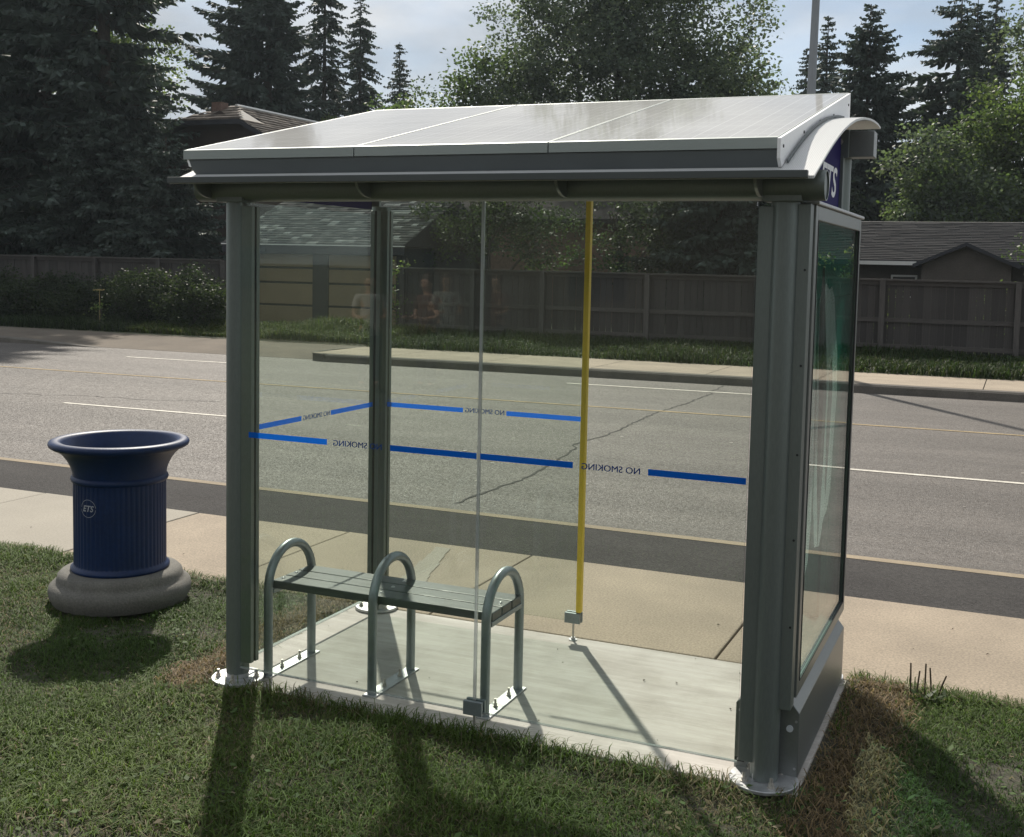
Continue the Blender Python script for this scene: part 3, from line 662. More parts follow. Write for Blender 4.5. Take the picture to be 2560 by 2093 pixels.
b = MB(); b.box((2.526, .1195, .3825), (2.532, 1.2695, 2.134)); cg = b.build('pane', MT['case_glass'], case)
b = MB(); b.quad((2.5215, .1195, .3825), (2.5215, 1.2695, .3825), (2.5215, 1.2695, 2.134), (2.5215, .1195, 2.134)); b.build('poster_film', MT['poster'], case)
def blob(poly, x, mt, nm):
    b = MB(); b.add([(x, y, z) for (y, z) in poly], [tuple(range(len(poly)))]); b.build(nm, mt, case)
blob([(.122,1.86),(.16,1.885),(.24,1.88),(.27,1.80),(.29,1.55),(.33,1.25),(.34,.95),(.30,.80),(.22,.74),(.19,.86),(.15,.80),(.122,.72)], 2.5232, MT['film_white'], 'white_scrape')
blob([(.33,1.83),(.36,1.86),(.47,1.90),(.56,1.87),(.63,1.885),(.72,1.83),(.78,1.70),(.86,1.60),(.90,1.40),(.85,1.20),(.83,1.0),(.75,.92),(.66,.90),(.58,.80),(.45,.82),(.38,1.0),(.36,1.3),(.34,1.6)], 2.5231, MT['film_white'], 'white_scrape')
blob([(.335,1.78),(.37,1.95),(.41,1.98),(.44,1.88),(.50,1.72),(.56,1.60),(.60,1.42),(.585,1.15),(.56,.95),(.53,.80),(.49,.95),(.43,1.15),(.40,1.45),(.35,1.62)], 2.5238, MT['film_dark'], 'dark_scrape')
blob([(.66,1.55),(.72,1.58),(.76,1.45),(.73,1.2),(.69,.98),(.655,1.05),(.64,1.3)], 2.5238, MT['film_dark'], 'dark_scrape')
blob([(.13,1.38),(.17,1.50),(.215,1.46),(.225,1.30),(.20,1.05),(.185,.88),(.15,.90),(.125,1.1)], 2.5238, MT['film_dark'], 'dark_scrape')
# base cabinet
cprof = [(2.312, .012), (2.556, .012), (2.556, .268), (2.516, .318), (2.355, .318), (2.312, .272)]
b = MB(); b.prism(cprof, .056, 1.24, 1); cab = b.build('base_cabinet', MT['alu_flat'], sh, bevel=.003)
b = MB(); b.tube([(2.522, .055, .205), (2.522, .049, .205)], .013, 24); b.build('lock_cover', MT['hubcap'], cab)
for x, z in ((2.545, .235), (2.545, .05), (2.328, .245), (2.328, .05)):
    b = MB(); b.tube([(x, .055, z), (x, .0525, z)], .005, 10); b.build('screw', MT['galv'], cab)
b = MB(); b.box((2.315, .0535, .040), (2.352, .0552, .056)); b.build('drain_slot', MT['rubber'], cab)

# ------------------------------------------------------------------ bench
bn = thing('bench', 'metal bench with three hoop frames and grey plastic slats inside the shelter', 'bench', (.655, .28, 0))
for x in (.095, .655, 1.215):
    yn, yf_, zt, r = .103, .462, .595, .021
    c = (yn+yf_)/2; R = (yf_-yn)/2
    path = [(x, yn, .006), (x, yn, .2), (x, yn, zt-R)] + [(x, c - R*math.cos(a), zt-R+R*math.sin(a)) for a in np.linspace(.15, PI-.15, 17)] + [(x, yf_, zt-R), (x, yf_, .2), (x, yf_, .006)]
    b = MB(); b.tube(path, r, 20); hp = b.build('hoop_frame', MT['galv_tube'], bn, smooth=50)
    b = MB(); b.box((x-.032, yn-.03, .001), (x+.032, yf_+.03, .0075)); b.build('foot_plate', MT['galv'], hp, bevel=.001)
    for y in (.215, .36): bolt((x, y, .0075), hp, h=.036, r=.0055)
    b = MB(); b.box((x-.02, yn+.017, .392), (x+.02, yf_-.017, .4135)); b.build('seat_bracket', MT['galv_tube'], hp, bevel=.002)
for k in range(3):
    y0 = .128 + k*.1065
    b = MB(); b.box((.098, y0, .414), (1.232, y0+.099, .452)); sl = b.build('slat', MT['slat'], bn, bevel=.004)
    for x in (.125, .655, 1.20):
        if k == 2 and x != .655: continue
        b = MB(); b.lathe([(.0001, .458), (.006, .457), (.010, .4525)], (x, y0+.05, 0), 14); b.build('screw', MT['galv'], sl, smooth=60)

# ------------------------------------------------------------------ litter bin
BX, BY = -1.418, .794
bin_ = thing('litter_bin', 'round blue litter bin with flared rim on a stepped concrete base, left of the shelter', 'litter bin', (BX, BY, 0))
b = MB(); b.lathe([(.0, -.01), (.366, -.01), (.386, .03), (.390, .06), (.385, .085), (.365, .104), (.348, .112), (.344, .128), (.338, .150), (.322, .166), (.30, .172), (.0, .172)], (BX, BY, 0), 72); b.build('concrete_base', MT['cast'], bin_, smooth=60)
prof = [(.262, .170), (.270, .178), (.270, .190), (.258, .200), (.252, .206)] + [(.252, z) for z in np.linspace(.212, .672, 8)] + [(.252, .676)]
def flute(i, a, r): return r - .0035*(0.5-0.5*math.cos(a*56))**2 if 4 < i < 13 else r
b = MB(); b.lathe(prof, (BX, BY, 0), 448, flute); body = b.build('body', MT['can'], bin_, smooth=60)
b = MB(); b.lathe([(.252, .674), (.262, .682), (.266, .694), (.262, .706), (.254, .712), (.257, .735), (.266, .765), (.283, .80), (.307, .833), (.338, .86), (.362, .868), (.377, .878), (.382, .892), (.376, .905), (.36, .912), (.336, .912), (.318, .906), (.310, .894), (.290, .855), (.262, .80), (.25, .70), (.245, .50), (.244, .32), (.0, .31)], (BX, BY, 0), 96); b.build('rim', MT['can'], bin_, smooth=60)
dirc = math.atan2(CAM.y-BY, CAM.x-BX); dl = dirc - math.radians(41)
def oncyl(u, t, r=.2545): a = dl + u/.2545; return (BX + r*math.cos(a), BY + r*math.sin(a), t)
place_text('ETS', lambda u, t: oncyl(u-.037, .537+t), .074, .035, MT['logo'], body, bold=.02, ital=.25)
b = MB(); N = 56
for k in range(N):
    a0, a1 = 2*PI*k/N, 2*PI*(k+1)/N
    if abs(math.sin((a0+a1)/2)) < .16: continue
    q = [oncyl(rr*math.cos(a), .555 + rr*math.sin(a), .2555) for rr, a in ((.050, a0), (.050, a1), (.0475, a1), (.0475, a0))]
    b.quad(*q)
b.build('emblem_ring', MT['logo'], body)

# ------------------------------------------------------------------ street lamp
LX, LY = -.74, 18.65
lp = thing('street_lamp', 'tall grey steel street lamp pole rising behind the shelter roof', 'street lamp', (LX, LY, 0))
b = MB(); b.tube([(LX, LY, .02), (LX+.03, LY, 4), (LX+.085, LY, 9.2)], [.10, .088, .062], 24); pole = b.build('pole', MT['lamp'], lp, smooth=50)
b = MB(); b.box((LX-.17, LY-.17, .0), (LX+.17, LY+.17, .03)); b.build('base_flange', MT['lamp'], lp)
b = MB(); b.tube([(LX+.085, LY, 9.0), (LX+.085, LY-.7, 9.5), (LX+.085, LY-2.2, 9.65)], [.045, .04, .035], 14); arm = b.build('arm', MT['lamp'], lp, smooth=50)
b = MB(); b.lathe([(.0, -.07), (.14, -.06), (.17, 0), (.12, .07), (.0, .09)], (LX+.085, LY-2.45, 9.66), 20); b.build('lamp_head', MT['lamp'], lp, smooth=50)

# ------------------------------------------------------------------ fences
def fence(x0, x1, yb, ztop, posts, label, cols, mid=0.92, gapf=1.0, seed=1):
    r = random.Random(seed)
    f = thing('wooden_fence', label, 'fence', ((x0+x1)/2, shear((x0+x1)/2, yb), .1))
    bb = MB(); bb.box((-.5, -.009, 0), (.5, .009, 1)); bm_ = bb.mesh('board'); bm_.materials.append(MT['fence'])
    pm = MB(); pm.box((-.055, -.055, 0), (.055, .055, 1)); pm = pm.mesh('post'); pm.materials.append(MT['fence_post'])
    ang = math.atan(0.035)
    x = x0
    while x < x1:
        w = r.uniform(.125, .145); gap = r.choice([.002, .004, .006, .007, .010, .015])*gapf
        o = obj('board', bm_, None, f); o.scale = (w, 1, ztop-.02 - .0 + r.uniform(-.012, .012)); o.location = (x+w/2, shear(x, yb)+.075+r.uniform(-.008, .008), .02); o.rotation_euler = (0, r.uniform(-.003, .003), ang)
        x += w + gap
    for px in posts:
        o = obj('post', pm, None, f); o.scale = (1, 1, ztop-.01); o.location = (px, shear(px, yb), .0); o.rotation_euler = (0, 0, ang)
    ps = sorted(posts)
    spans = [(x0, ps[0])] + list(zip(ps[:-1], ps[1:])) + [(ps[-1], x1)]
    for a, c in spans:
        if c-a < .3: continue
        for z0, h in ((mid-.045, .09), (.32, .09)):
            b = MB(); b.add([(xx, shear(xx, yb)+dy, z) for xx in (a+.056, c-.056) for dy in (.022, .062) for z in (z0, z0+h)], [(0,1,3,2),(4,6,7,5),(0,4,5,1),(2,3,7,6),(1,5,7,3),(0,2,6,4)]); b.build('rail', MT['fence_rail'], f)
        b = MB(); b.add([(xx, shear(xx, yb)+dy, z) for xx in (a-.0, c-.004) for dy in (-.057, .062) for z in (ztop-.009, ztop+.030)], [(0,1,3,2),(4,6,7,5),(0,4,5,1),(2,3,7,6),(1,5,7,3),(0,2,6,4)]); b.build('cap_rail', MT['fence_rail'], f)
        b = MB(); b.add([(xx, shear(xx, yb)+dy, z) for xx in (a+.056, c-.056) for dy in (.020, .062) for z in (ztop-.10, ztop-.0095)], [(0,1,3,2),(4,6,7,5),(0,4,5,1),(2,3,7,6),(1,5,7,3),(0,2,6,4)]); b.build('rail', MT['fence_rail'], f)
    return f
fence(-10.95, 9.5, 21.2, 1.76, [-10.9, -9.0, -7.2, -4.65, -2.1, .50, 3.16, 5.8, 8.4], 'long weathered grey wooden fence behind the far sidewalk, right of the garage', None, seed=5)
fence(-31, -16.4, 21.6, 1.85, [-30.5, -28, -25.6, -23.0, -20.6-.2, -18.6, -16.5], 'dark wooden fence behind the bushes, left of the garage', None, seed=9)

# ------------------------------------------------------------------ buildings
def shingle_roof(name, parent, O, ex, ey, wd, ln, rows, sw_, cols, seed, thick=.018, stuff=True):
    """shingles on the plane O + u*ex + v*ey (v up the slope): every shingle a small tilted slab"""
    r = np.random.RandomState(seed); O, ex, ey = map(np.array, (O, ex, ey)); nz = np.cross(ex, ey); nz = nz/np.linalg.norm(nz)
    if nz[2] < 0: nz = -nz
    V = []; F = []; C = []
    rh = ln/rows
    for j in range(rows):
        u = -r.rand()*sw_
        while u < wd:
            w = sw_*r.uniform(.6, 1.3); a, c = max(0, u), min(wd, u+w-.006)
            if c-a > .02:
                v0 = j*rh - r.uniform(0, .012); v1 = j*rh + rh*1.25; t0 = thick*r.uniform(.7, 1.8); t1 = .002
                base = len(V)
                for (uu, vv, tt) in ((a, v0, 0), (c, v0, 0), (a, v0, t0), (c, v0, t0), (c, v1, t1), (a, v1, t1)):
                    V.append(O + ex*uu + ey*vv + nz*tt)
                F += [(base, base+1, base+3, base+2), (base+2, base+3, base+4, base+5)]
                cc = np.array(cols[r.choice(len(cols), p=None)])*r.uniform(.75, 1.25); C += [cc]*6
            u += w
    o = obj(name, array_mesh(name, np.array(V), np.array(F), np.array(C)), MT['shingle'], parent)
    if stuff: o['kind'] = 'stuff'
    return o
# garage
GY = 23.0
gx0, gx1 = -17.05, -11.95
gr = thing('garage', 'tan panelled garage with shingle roof and dark trim, seen through the left glass', 'garage', ((gx0+gx1)/2, shear(-14.6, GY), 0))
ang = math.atan(.035)
def gy(x, d=0): return shear(x, GY) + d
def slab(b, x0, x1, y0, y1, z0, z1):
    b.add([(x, gy(x, y), z) for x in (x0, x1) for y in (y0, y1) for z in (z0, z1)], [(0,1,3,2),(4,6,7,5),(0,4,5,1),(2,3,7,6),(1,5,7,3),(0,2,6,4)])
b = MB(); slab(b, gx0, gx1, .06, 5.5, 0.0, 2.30); b.build('wall', MT['dark_trim'], gr)
zs = [(.06, .635), (.695, 1.255), (1.315, 1.665), (1.725, 2.065)]
for xa, xb in ((-17.2, -14.63), (-14.13, -12.1)):
    for z0, z1 in zs:
        b = MB(); slab(b, max(xa, gx0+.1), xb, .0, .05, z0, z1); b.build('door_panel', MT['garage_panel'], gr, bevel=.01)
b = MB(); slab(b, -14.62, -14.14, -.03, .055, .02, 2.07); b.build('door_post', MT['dark_trim'], gr)
b = MB(); slab(b, gx0-.2, gx1+.35, -.45, -.40, 2.10, 2.315); b.build('fascia_board', MT['dark_trim'], gr)
b = MB(); slab(b, gx0-.2, gx1+.35, -.40, .05, 2.09, 2.12); b.build('soffit', MT['dark_trim'], gr)
b = MB(); slab(b, gx0-.22, gx1+.37, -.475, -.452, 2.305, 2.335); b.build('drip_edge', MT['eave'], gr)
sl = math.radians(24)
O = (gx0-.2, gy(gx0-.2, -.46), 2.335); ex = (math.cos(ang), math.sin(ang), 0); ey = (0, math.cos(sl), math.sin(sl))
b = MB(); e = Vector(ey); xx0, xx1 = gx0-.2, gx1+.35; L = 3.4
b.add([(xx0, gy(xx0, -.45), 2.318), (xx1, gy(xx1, -.45), 2.318), (xx1, gy(xx1, -.45)+L*e.y, 2.318+L*e.z), (xx0, gy(xx0, -.45)+L*e.y, 2.318+L*e.z), (xx1, gy(xx1, -.45)+2*L*e.y, 2.318), (xx0, gy(xx0, -.45)+2*L*e.y, 2.318)], [(0, 1, 2, 3), (3, 2, 4, 5), (0, 3, 5), (1, 4, 2)])
rf = b.build('roof', MT['dark_trim'], gr)
SH = [(.065, .07, .062), (.085, .09, .08), (.05, .053, .05), (.12, .125, .11), (.04, .042, .04), (.07, .075, .066), (.10, .10, .09), (.30, .31, .28)]
shingle_roof('shingle', rf, O, ex, ey, xx1-xx0, L-.02, 20, .26, SH, 4, thick=.026)
# dark brown house on the left with a clipped gable
hl = thing('house', 'dark brown house with shingled clipped-gable roof behind the left spruces', 'house', (-22.2, 34, 0))
rx, ry0, ry1, rz = -22.3, 28.0, 42.0, 7.18
mr, ml = .53, .40
ex_r, ex_l = rx+6.5, rx-8.5
er, el = rz - mr*6.5, rz - ml*8.5
b = MB(); b.add([(ex_l+.8, ry0+.5, 0), (ex_r-.6, ry0+.5, 0), (ex_r-.6, ry1-.5, 0), (ex_l+.8, ry1-.5, 0), (ex_l+.8, ry0+.5, el+.2), (ex_r-.6, ry0+.5, er+.2), (ex_r-.6, ry1-.5, er+.2), (ex_l+.8, ry1-.5, el+.2), (rx, ry0+.5, rz-.25), (rx, ry1-.5, rz-.25)],
    [(0, 1, 5, 8, 4), (1, 2, 6, 5), (2, 3, 7, 9, 6), (3, 0, 4, 7)]); b.build('wall', MT['brown_wall'], hl)
hip = .8; hz = .62
yh = ry0 + 1.4
b = MB()
zr_h, zl_h = rz - hz, rz - hz
xr_h, xl_h = rx + hz/mr, rx - hz/ml
def thick(b, pts, t=.16):
    n = len(pts); lo = [(p[0], p[1], p[2]-t) for p in pts]
    b.add(list(pts)+lo, [tuple(range(n)), tuple(range(2*n-1, n-1, -1))] + [(i, n+i, n+(i+1) % n, (i+1) % n) for i in range(n)])
thick(b, [(rx, yh, rz), (xr_h, ry0, zr_h), (ex_r, ry0, er), (ex_r, ry1, er), (rx, ry1, rz)])
thick(b, [(rx, yh, rz-.002), (rx, ry1, rz-.002), (ex_l, ry1, el), (ex_l, ry0, el), (xl_h, ry0, zl_h)])
thick(b, [(rx, yh, rz-.001), (xl_h, ry0-.001, zl_h), (xr_h, ry0-.001, zr_h)])
hr = b.build('roof', MT['dark_trim'], hl)
SB = [(.125, .100, .078), (.15, .12, .095), (.10, .08, .064), (.18, .145, .115), (.13, .105, .085)]
ln = math.hypot(6.5, mr*6.5)
shingle_roof('shingle', hr, (ex_r, ry0, er+.01), (0, 1, 0), tuple(np.array((-6.5, 0, mr*6.5))/ln), ry1-ry0, ln-hz/mr*1.15, 26, .32, SB, 6, thick=.03)
shingle_roof('shingle', hr, (xr_h, yh, zr_h+.01), (0, 1, 0), tuple(np.array((-6.5, 0, mr*6.5))/ln), ry1-yh, hz/mr*1.12, 5, .32, SB, 8, thick=.03)
lh = math.hypot(1.4, hz)
for j in range(5):
    t = j/5; 
    b_ = shingle_roof('shingle', hr, (xl_h+(rx-xl_h)*t, ry0+1.4*t, zl_h+hz*t+.008), (1, 0, 0), (0, 1.4/lh, hz/lh), (xr_h-xl_h)*(1-t), lh/5, 1, .3, SB, 20+j, thick=.03)
b = MB(); b.tube([(rx, yh, rz+.03), (rx, ry1, rz+.03)], .07, 6); b.build('ridge_cap', MT['eave'], hr)
b = MB(); b.box((rx-.62, yh-.55, rz-.75), (rx-.22, yh-.15, rz+.10)); ch = b.build('chimney', MT['chimney'], hr)
b = MB(); b.tube([(-20.6, 36.5, 5.9), (-20.6, 36.5, 7.35)], .13, 14); b.tube([(-20.6, 36.5, 7.36), (-20.6, 36.5, 7.44)], .2, 14); b.build('vent_pipe', MT['eave'], hr)
b = MB(); b.box((-20.55, 38.2, 5.6), (-20.05, 38.7, 7.85)); b.box((-20.62, 38.13, 7.86), (-19.98, 38.77, 7.98)); b.build('flue', MT['brick_wall'], hr)
b = MB(); b.box((rx+1.6, ry0+.44, 1.0), (rx+3.0, ry0+.497, 2.3)); w = b.build('window', MT['dark_glass'], hl)
# low house on the right
h2 = thing('house', 'low bungalow with grey shingle roof and small front gable, above the right fence', 'house', (3, 29, 0))
def thick2(pts, nm, mt, par, t=.12):
    b = MB(); thick(b, pts, t); return b.build(nm, mt, par)
b = MB(); b.box((-2.4, 28.4, -.4), (10.5, 34, 2.25)); b.build('wall', MT['brick_wall'], h2)
r2 = thick2([(-2.9, 27.9, 2.23), (11, 27.9, 2.23), (11, 31.2, 3.38), (-2.9, 31.2, 3.38)], 'roof', MT['dark_trim'], h2)
thick2([(-2.9, 31.21, 3.378), (11, 31.21, 3.378), (11, 34.5, 2.23), (-2.9, 34.5, 2.23)], 'roof', MT['dark_trim'], h2)
SG = [(.016, .0145, .015), (.020, .018, .018), (.0135, .0125, .013), (.024, .022, .022)]
l2 = math.hypot(3.3, 1.15)
shingle_roof('shingle', r2, (-2.9, 27.9, 2.235), (1, 0, 0), (0, 3.3/l2, 1.15/l2), 13.9, l2, 24, .34, SG, 12, thick=.014)
b = MB(); b.box((-2.95, 27.80, 2.12), (.62, 27.895, 2.22)); b.build('gutter', MT['eave'], h2)
gxc, gzp = 1.88, 2.71; gxa, gxb = .62, 3.14; gze = 2.19
b = MB(); b.add([(gxa+.2, 27.0, -.4), (gxb-.2, 27.0, -.4), (gxb-.2, 27.0, gze), (gxc, 27.0, gzp-.09), (gxa+.2, 27.0, gze), (gxa+.2, 28.39, -.4), (gxb-.2, 28.39, -.4), (gxb-.2, 28.39, gze), (gxa+.2, 28.39, gze)], [(0, 1, 2, 3, 4), (1, 6, 7, 2), (0, 4, 8, 5)])
gw = b.build('gable', MT['brick_wall'], h2)
b = MB(); thick(b, [(gxc, 26.75, gzp), (gxc, 29.6, gzp), (gxa, 28.6, gze-.04), (gxa, 26.75, gze-.04)], .09); thick(b, [(gxc, 26.75, gzp-.001), (gxb, 26.75, gze-.04), (gxb, 28.6, gze-.04), (gxc, 29.6, gzp-.001)], .09); b.build('gable_roof', MT['dark_trim'], gw)
b = MB(); b.box((-.05, 28.34, 1.25), (.62, 28.398, 1.86)); wf = b.build('window', MT['white_frame'], h2)
b = MB(); b.box((0.0, 28.325, 1.30), (.57, 28.339, 1.81)); b.build('pane', MT['dark_glass'], wf)
# brown house behind the centre trees
h3 = thing('house', 'brown house wall with pale corner trim behind the trees and middle fence', 'house', (-8.5, 31, 0))
b = MB(); b.box((-15.5, 31, -.2), (-6.6, 38, 3.4)); b.build('wall', MT['chimney'], h3)
b = MB(); b.box((-6.62, 30.9, -.2), (-6.45, 30.995, 3.4)); b.build('corner_board', MT['fence_rail'], h3)
MT['dark_felt'] = mat('dark_roof_felt', (.03, .028, .028), 1.0, 0, .2, 2, .2, 20, spec=0.03)
b = MB(); thick(b, [(-16, 30.4, 3.4), (-6, 30.4, 3.4), (-6, 34.5, 4.6), (-16, 34.5, 4.6)], .15); b.build('roof', MT['dark_felt'], h3)

# ------------------------------------------------------------------ vegetation
def tw(vx): return np.asarray(vx, np.float32)
def spruce(label, x, y, z0, h, r, seed, zmin=0.08, droop=0.25, p=0.85, dens=1.0, up=0.10, lean=(0, 0), asym=0.0, col=(.052, .072, .060), twig=1.0, trunk_r=None, gap=0.0, group='spruces beyond the fences'):
    R = np.random.RandomState(seed)
    t = thing('spruce_tree', label, 'spruce tree', (x, y, z0), group)
    tr = trunk_r or h*.013
    b = MB(); b.tube([(x, y, z0-.3), (x+lean[0]*.5, y+lean[1]*.5, z0+h*.5), (x+lean[0], y+lean[1], z0+h)], [tr, tr*.62, .015], 10); b.build('trunk', MT['bark'], t, smooth=60)
    V = []; C = []; z = zmin*h; BV = MB()
    step = max(.20, h*.0175)/dens
    while z < h*.995:
        f = z/h; L0 = r*(1-f)**p + .10
        if f < .25: L0 *= .80 + .8*f
        n = R.randint(5, 8) if f < .93 else 4
        a0 = R.rand()*2*PI
        for k in range(n):
            if R.rand() < gap: continue
            a = a0 + 2*PI*k/n + R.normal(0, .22)
            L = L0*R.uniform(.62, 1.18)*(1+asym*math.cos(a))
            d = np.array((math.cos(a), math.sin(a), 0)); sd = np.array((-d[1], d[0], 0))
            c0 = np.array((x+lean[0]*f, y+lean[1]*f, z0+z+R.normal(0, .06)))
            ri = R.uniform(.7, 1.3)*droop + .25*max(0, f-.7)*-2
            def P(s): return c0 + d*(L*s)[:, None] + np.array((0, 0, 1))*(-ri*L*s**1.25 + up*L*s**3 + .10*L*f*s)[:, None]
            m_ = max(4, int(L/(.085*twig)*dens))
            s = np.linspace(.10, 1.0, m_) + R.normal(0, .015, m_)
            pts = P(s)
            BV.tube([c0, P(np.array([.5]))[0], P(np.array([.97]))[0]], [.010+.012*L, .010+.005*L, .004], 3, cap=False)
            for side in (-1, 1, 0, 2):
                ln = twig*(.13 + .32*L*np.clip(1.05-s, 0, 1)*np.minimum(1, s*4))*R.uniform(.6, 1.3, m_)
                ln = np.minimum(ln, .75*twig)
                if side in (-1, 1):
                    q = d*R.uniform(.45, .9, m_)[:, None] + sd*side*R.uniform(.5, 1, m_)[:, None] + np.array((0, 0, 1))*R.uniform(-.55, .05, m_)[:, None]
                elif side == 0:
                    q = d*R.uniform(.2, .6, m_)[:, None] + sd*R.normal(0, .3, m_)[:, None] + np.array((0, 0, 1))*R.uniform(-1.2, -.4, m_)[:, None]
                    ln = ln*.8
                else:
                    q = d*R.uniform(.6, 1.0, m_)[:, None] + sd*R.normal(0, .35, m_)[:, None] + np.array((0, 0, 1))*R.uniform(.0, .5, m_)[:, None]
                    ln = ln*.55
                q = q/np.linalg.norm(q, axis=1)[:, None]
                wv = np.cross(q, R.normal(0, 1, (m_, 3))); wv = wv/np.linalg.norm(wv, axis=1)[:, None]
                wd = (.030 + .11*ln)[:, None]*wv*R.uniform(.8, 1.3, (m_, 1))
                tip = pts + q*ln[:, None]; mid = pts + q*(ln*.45)[:, None]
                V.append(np.stack([pts, mid+wd, tip, mid-wd], 1).reshape(-1, 3))
                cc = np.array(col)*R.uniform(.6, 1.5, (m_, 1)); C.append(np.repeat(cc, 4, 0))
        z += step*R.uniform(.75, 1.25)*(1.0 if f < .8 else .7)
    V = np.concatenate(V); C = np.concatenate(C); F = np.arange(len(V)).reshape(-1, 4)
    obj('crown', array_mesh('crown', V, F, C), MT['needle'], t)
    BV.build('branches', MT['bark'], t)
    return t
def leaves(clumps, n, size, R, cols, hang=0.2):
    """clumps: (x,y,z,rx,ry,rz,weight)"""
    cl = np.array(clumps, float); w = cl[:, 6]*np.cbrt(cl[:, 3]*cl[:, 4]*cl[:, 5])**2.2; w = w/w.sum()
    # sub clumps: sprays of leaves
    k = max(6, n//50)
    idx = R.choice(len(cl), k, p=w)
    u = R.normal(0, 1, (k, 3)); u /= np.linalg.norm(u, axis=1)[:, None]
    rad = R.uniform(.1, 1.0, k)**(1/2.2)
    bump = 1 + .22*np.sin(u[:, 0]*5+idx) * np.cos(u[:, 2]*6+idx*2)
    cen = cl[idx, :3] + u*cl[idx, 3:6]*(rad*bump)[:, None]
    cb = np.array(cols)[R.choice(len(cols), k)]*R.uniform(.72, 1.3, (k, 1))
    j = np.repeat(np.arange(k), n//k + 1)[:n]
    sr = size*2.6
    pos = cen[j] + np.clip(R.normal(0, 1, (n, 3)), -1.5, 1.5)*sr*np.array((1, 1, .75))*R.uniform(.4, 1, (n, 1))
    a = R.normal(0, 1, (n, 3)); a[:, 2] = a[:, 2]*.6 - hang; a /= np.linalg.norm(a, axis=1)[:, None]
    b = np.cross(a, R.normal(0, 1, (n, 3))); b /= np.linalg.norm(b, axis=1)[:, None]
    s = size*R.uniform(.6, 1.25, (n, 1))
    V = np.stack([pos, pos + a*s*.5 + b*s*.34, pos + a*s, pos + a*s*.5 - b*s*.34], 1).reshape(-1, 3)
    C = np.repeat(cb[j]*R.uniform(.8, 1.2, (n, 1)), 4, 0)
    return V, C, cen
def broadleaf(label, x, y, z0, clumps, n, size, seed, cols, trunk_r=.22, name='leafy_tree', cat='tree', group=None, limbs=True, mt='leaf'):
    R = np.random.RandomState(seed)
    t = thing(name, label, cat, (x, y, z0), group)
    V, C, cen = leaves(clumps, n, size, R, cols)
    obj('crown', array_mesh('crown', V, np.arange(len(V)).reshape(-1, 4), C), MT[mt], t)
    if limbs:
        b = MB(); top = max(c[2] for c in clumps); hz_ = z0 + (top-z0)*.35
        b.tube([(x, y, z0-.3), (x+R.normal(0, .1), y, (z0+hz_)/2), (x, y, hz_)], [trunk_r*1.2, trunk_r, trunk_r*.8], 9)
        for c in clumps:
            p0 = Vector((x, y, z0 + (hz_-z0)*R.uniform(.7, 1.0))); p2 = Vector(c[:3]); pm = (p0+p2)/2 + Vector((R.normal(0, .2), R.normal(0, .2), .2))
            b.tube([p0, pm, p2], [trunk_r*.5, trunk_r*.3, trunk_r*.12], 6)
            for q in range(5):
                e_ = p2 + Vector(np.clip(R.normal(0, .45, 3), -.7, .7)*np.array(c[3:6])); b.tube([p2.lerp(p0, .25), p2.lerp(e_, .5)+Vector((0, 0, .1)), e_], [trunk_r*.16, trunk_r*.1, .01], 4)
        b.build('trunk', MT['bark'], t, smooth=60)
    return t
GD = [(.108, .140, .098), (.120, .150, .100), (.095, .122, .094), (.120, .145, .095)]  # greens lightened and greyed, distance haze put into the colour
GM = [(.085, .125, .050), (.10, .14, .055), (.075, .11, .052), (.115, .15, .06)]
GL = [(.10, .14, .045), (.12, .16, .05), (.085, .125, .045), (.13, .16, .065)]
# spruces: left pair and the dark one before the house
spruce('huge dark spruce at the left edge of the street, its trunk half hidden by foliage', -28.6, 27, .1, 19, 5.3, 11, zmin=.05, droop=.30, p=.55, dens=.9, gap=.26)
spruce('tall spruce with a bare lower trunk left of the dark house gable', -25.6, 26.6, .1, 18.5, 4.0, 12, zmin=.33, droop=.20, p=.5, dens=.75, gap=.3, trunk_r=.33)
spruce('short dark spruce standing in front of the brown house gable', -21.3, 24.6, .1, 5.5, 2.8, 13, zmin=.10, droop=.20, p=.6, dens=1.2, twig=.8, gap=.15)
spruce('ragged dark spruce behind the left fence, under the huge spruce', -24.6, 25.5, .1, 6.5, 3.2, 14, zmin=.08, droop=.25, p=.5, dens=1.2)
spruce('dark spruce filling the far left background above the fence', -34.5, 31, .1, 12, 4.2, 15, zmin=.04, droop=.28, p=.5, dens=.9)
broadleaf('low leafy bush tree behind the left fence, left of the brown house', -31, 29, .1, [(-31.5, 29, 2.2, 2.2, 1.2, 1.6, 1), (-28.5, 29.5, 2.0, 2.0, 1.2, 1.5, 1), (-35, 29, 2.4, 2.4, 1.2, 1.8, 1)], 9000, .13, 56, [(.05, .07, .035), (.06, .08, .04)], .1)
# middle group
spruce('broad dark spruce left of the tall pair, above the brown house ridge', -30.0, 42, .2, 20.5, 5.4, 21, zmin=.1, droop=.12, p=.75, dens=1.0, up=.18, asym=-.22, gap=.12)
spruce('drooping spruce in the middle of the three above the shelter roof', -29.5, 46, .2, 17, 2.2, 22, zmin=.12, droop=.6, p=.45, dens=.9, gap=.28, twig=1.0)
spruce('drooping spruce with a pointed top right of the broad spruce', -28.65, 48, .2, 15.2, 2.5, 23, zmin=.12, droop=.6, p=.6, dens=.9, gap=.25, twig=1.0)
spruce('small distant spruce between the drooping spruce and the big poplar', -28.6, 52, .2, 13.6, 2.0, 24, zmin=.2, droop=.35, p=.7, dens=.8, gap=.2)
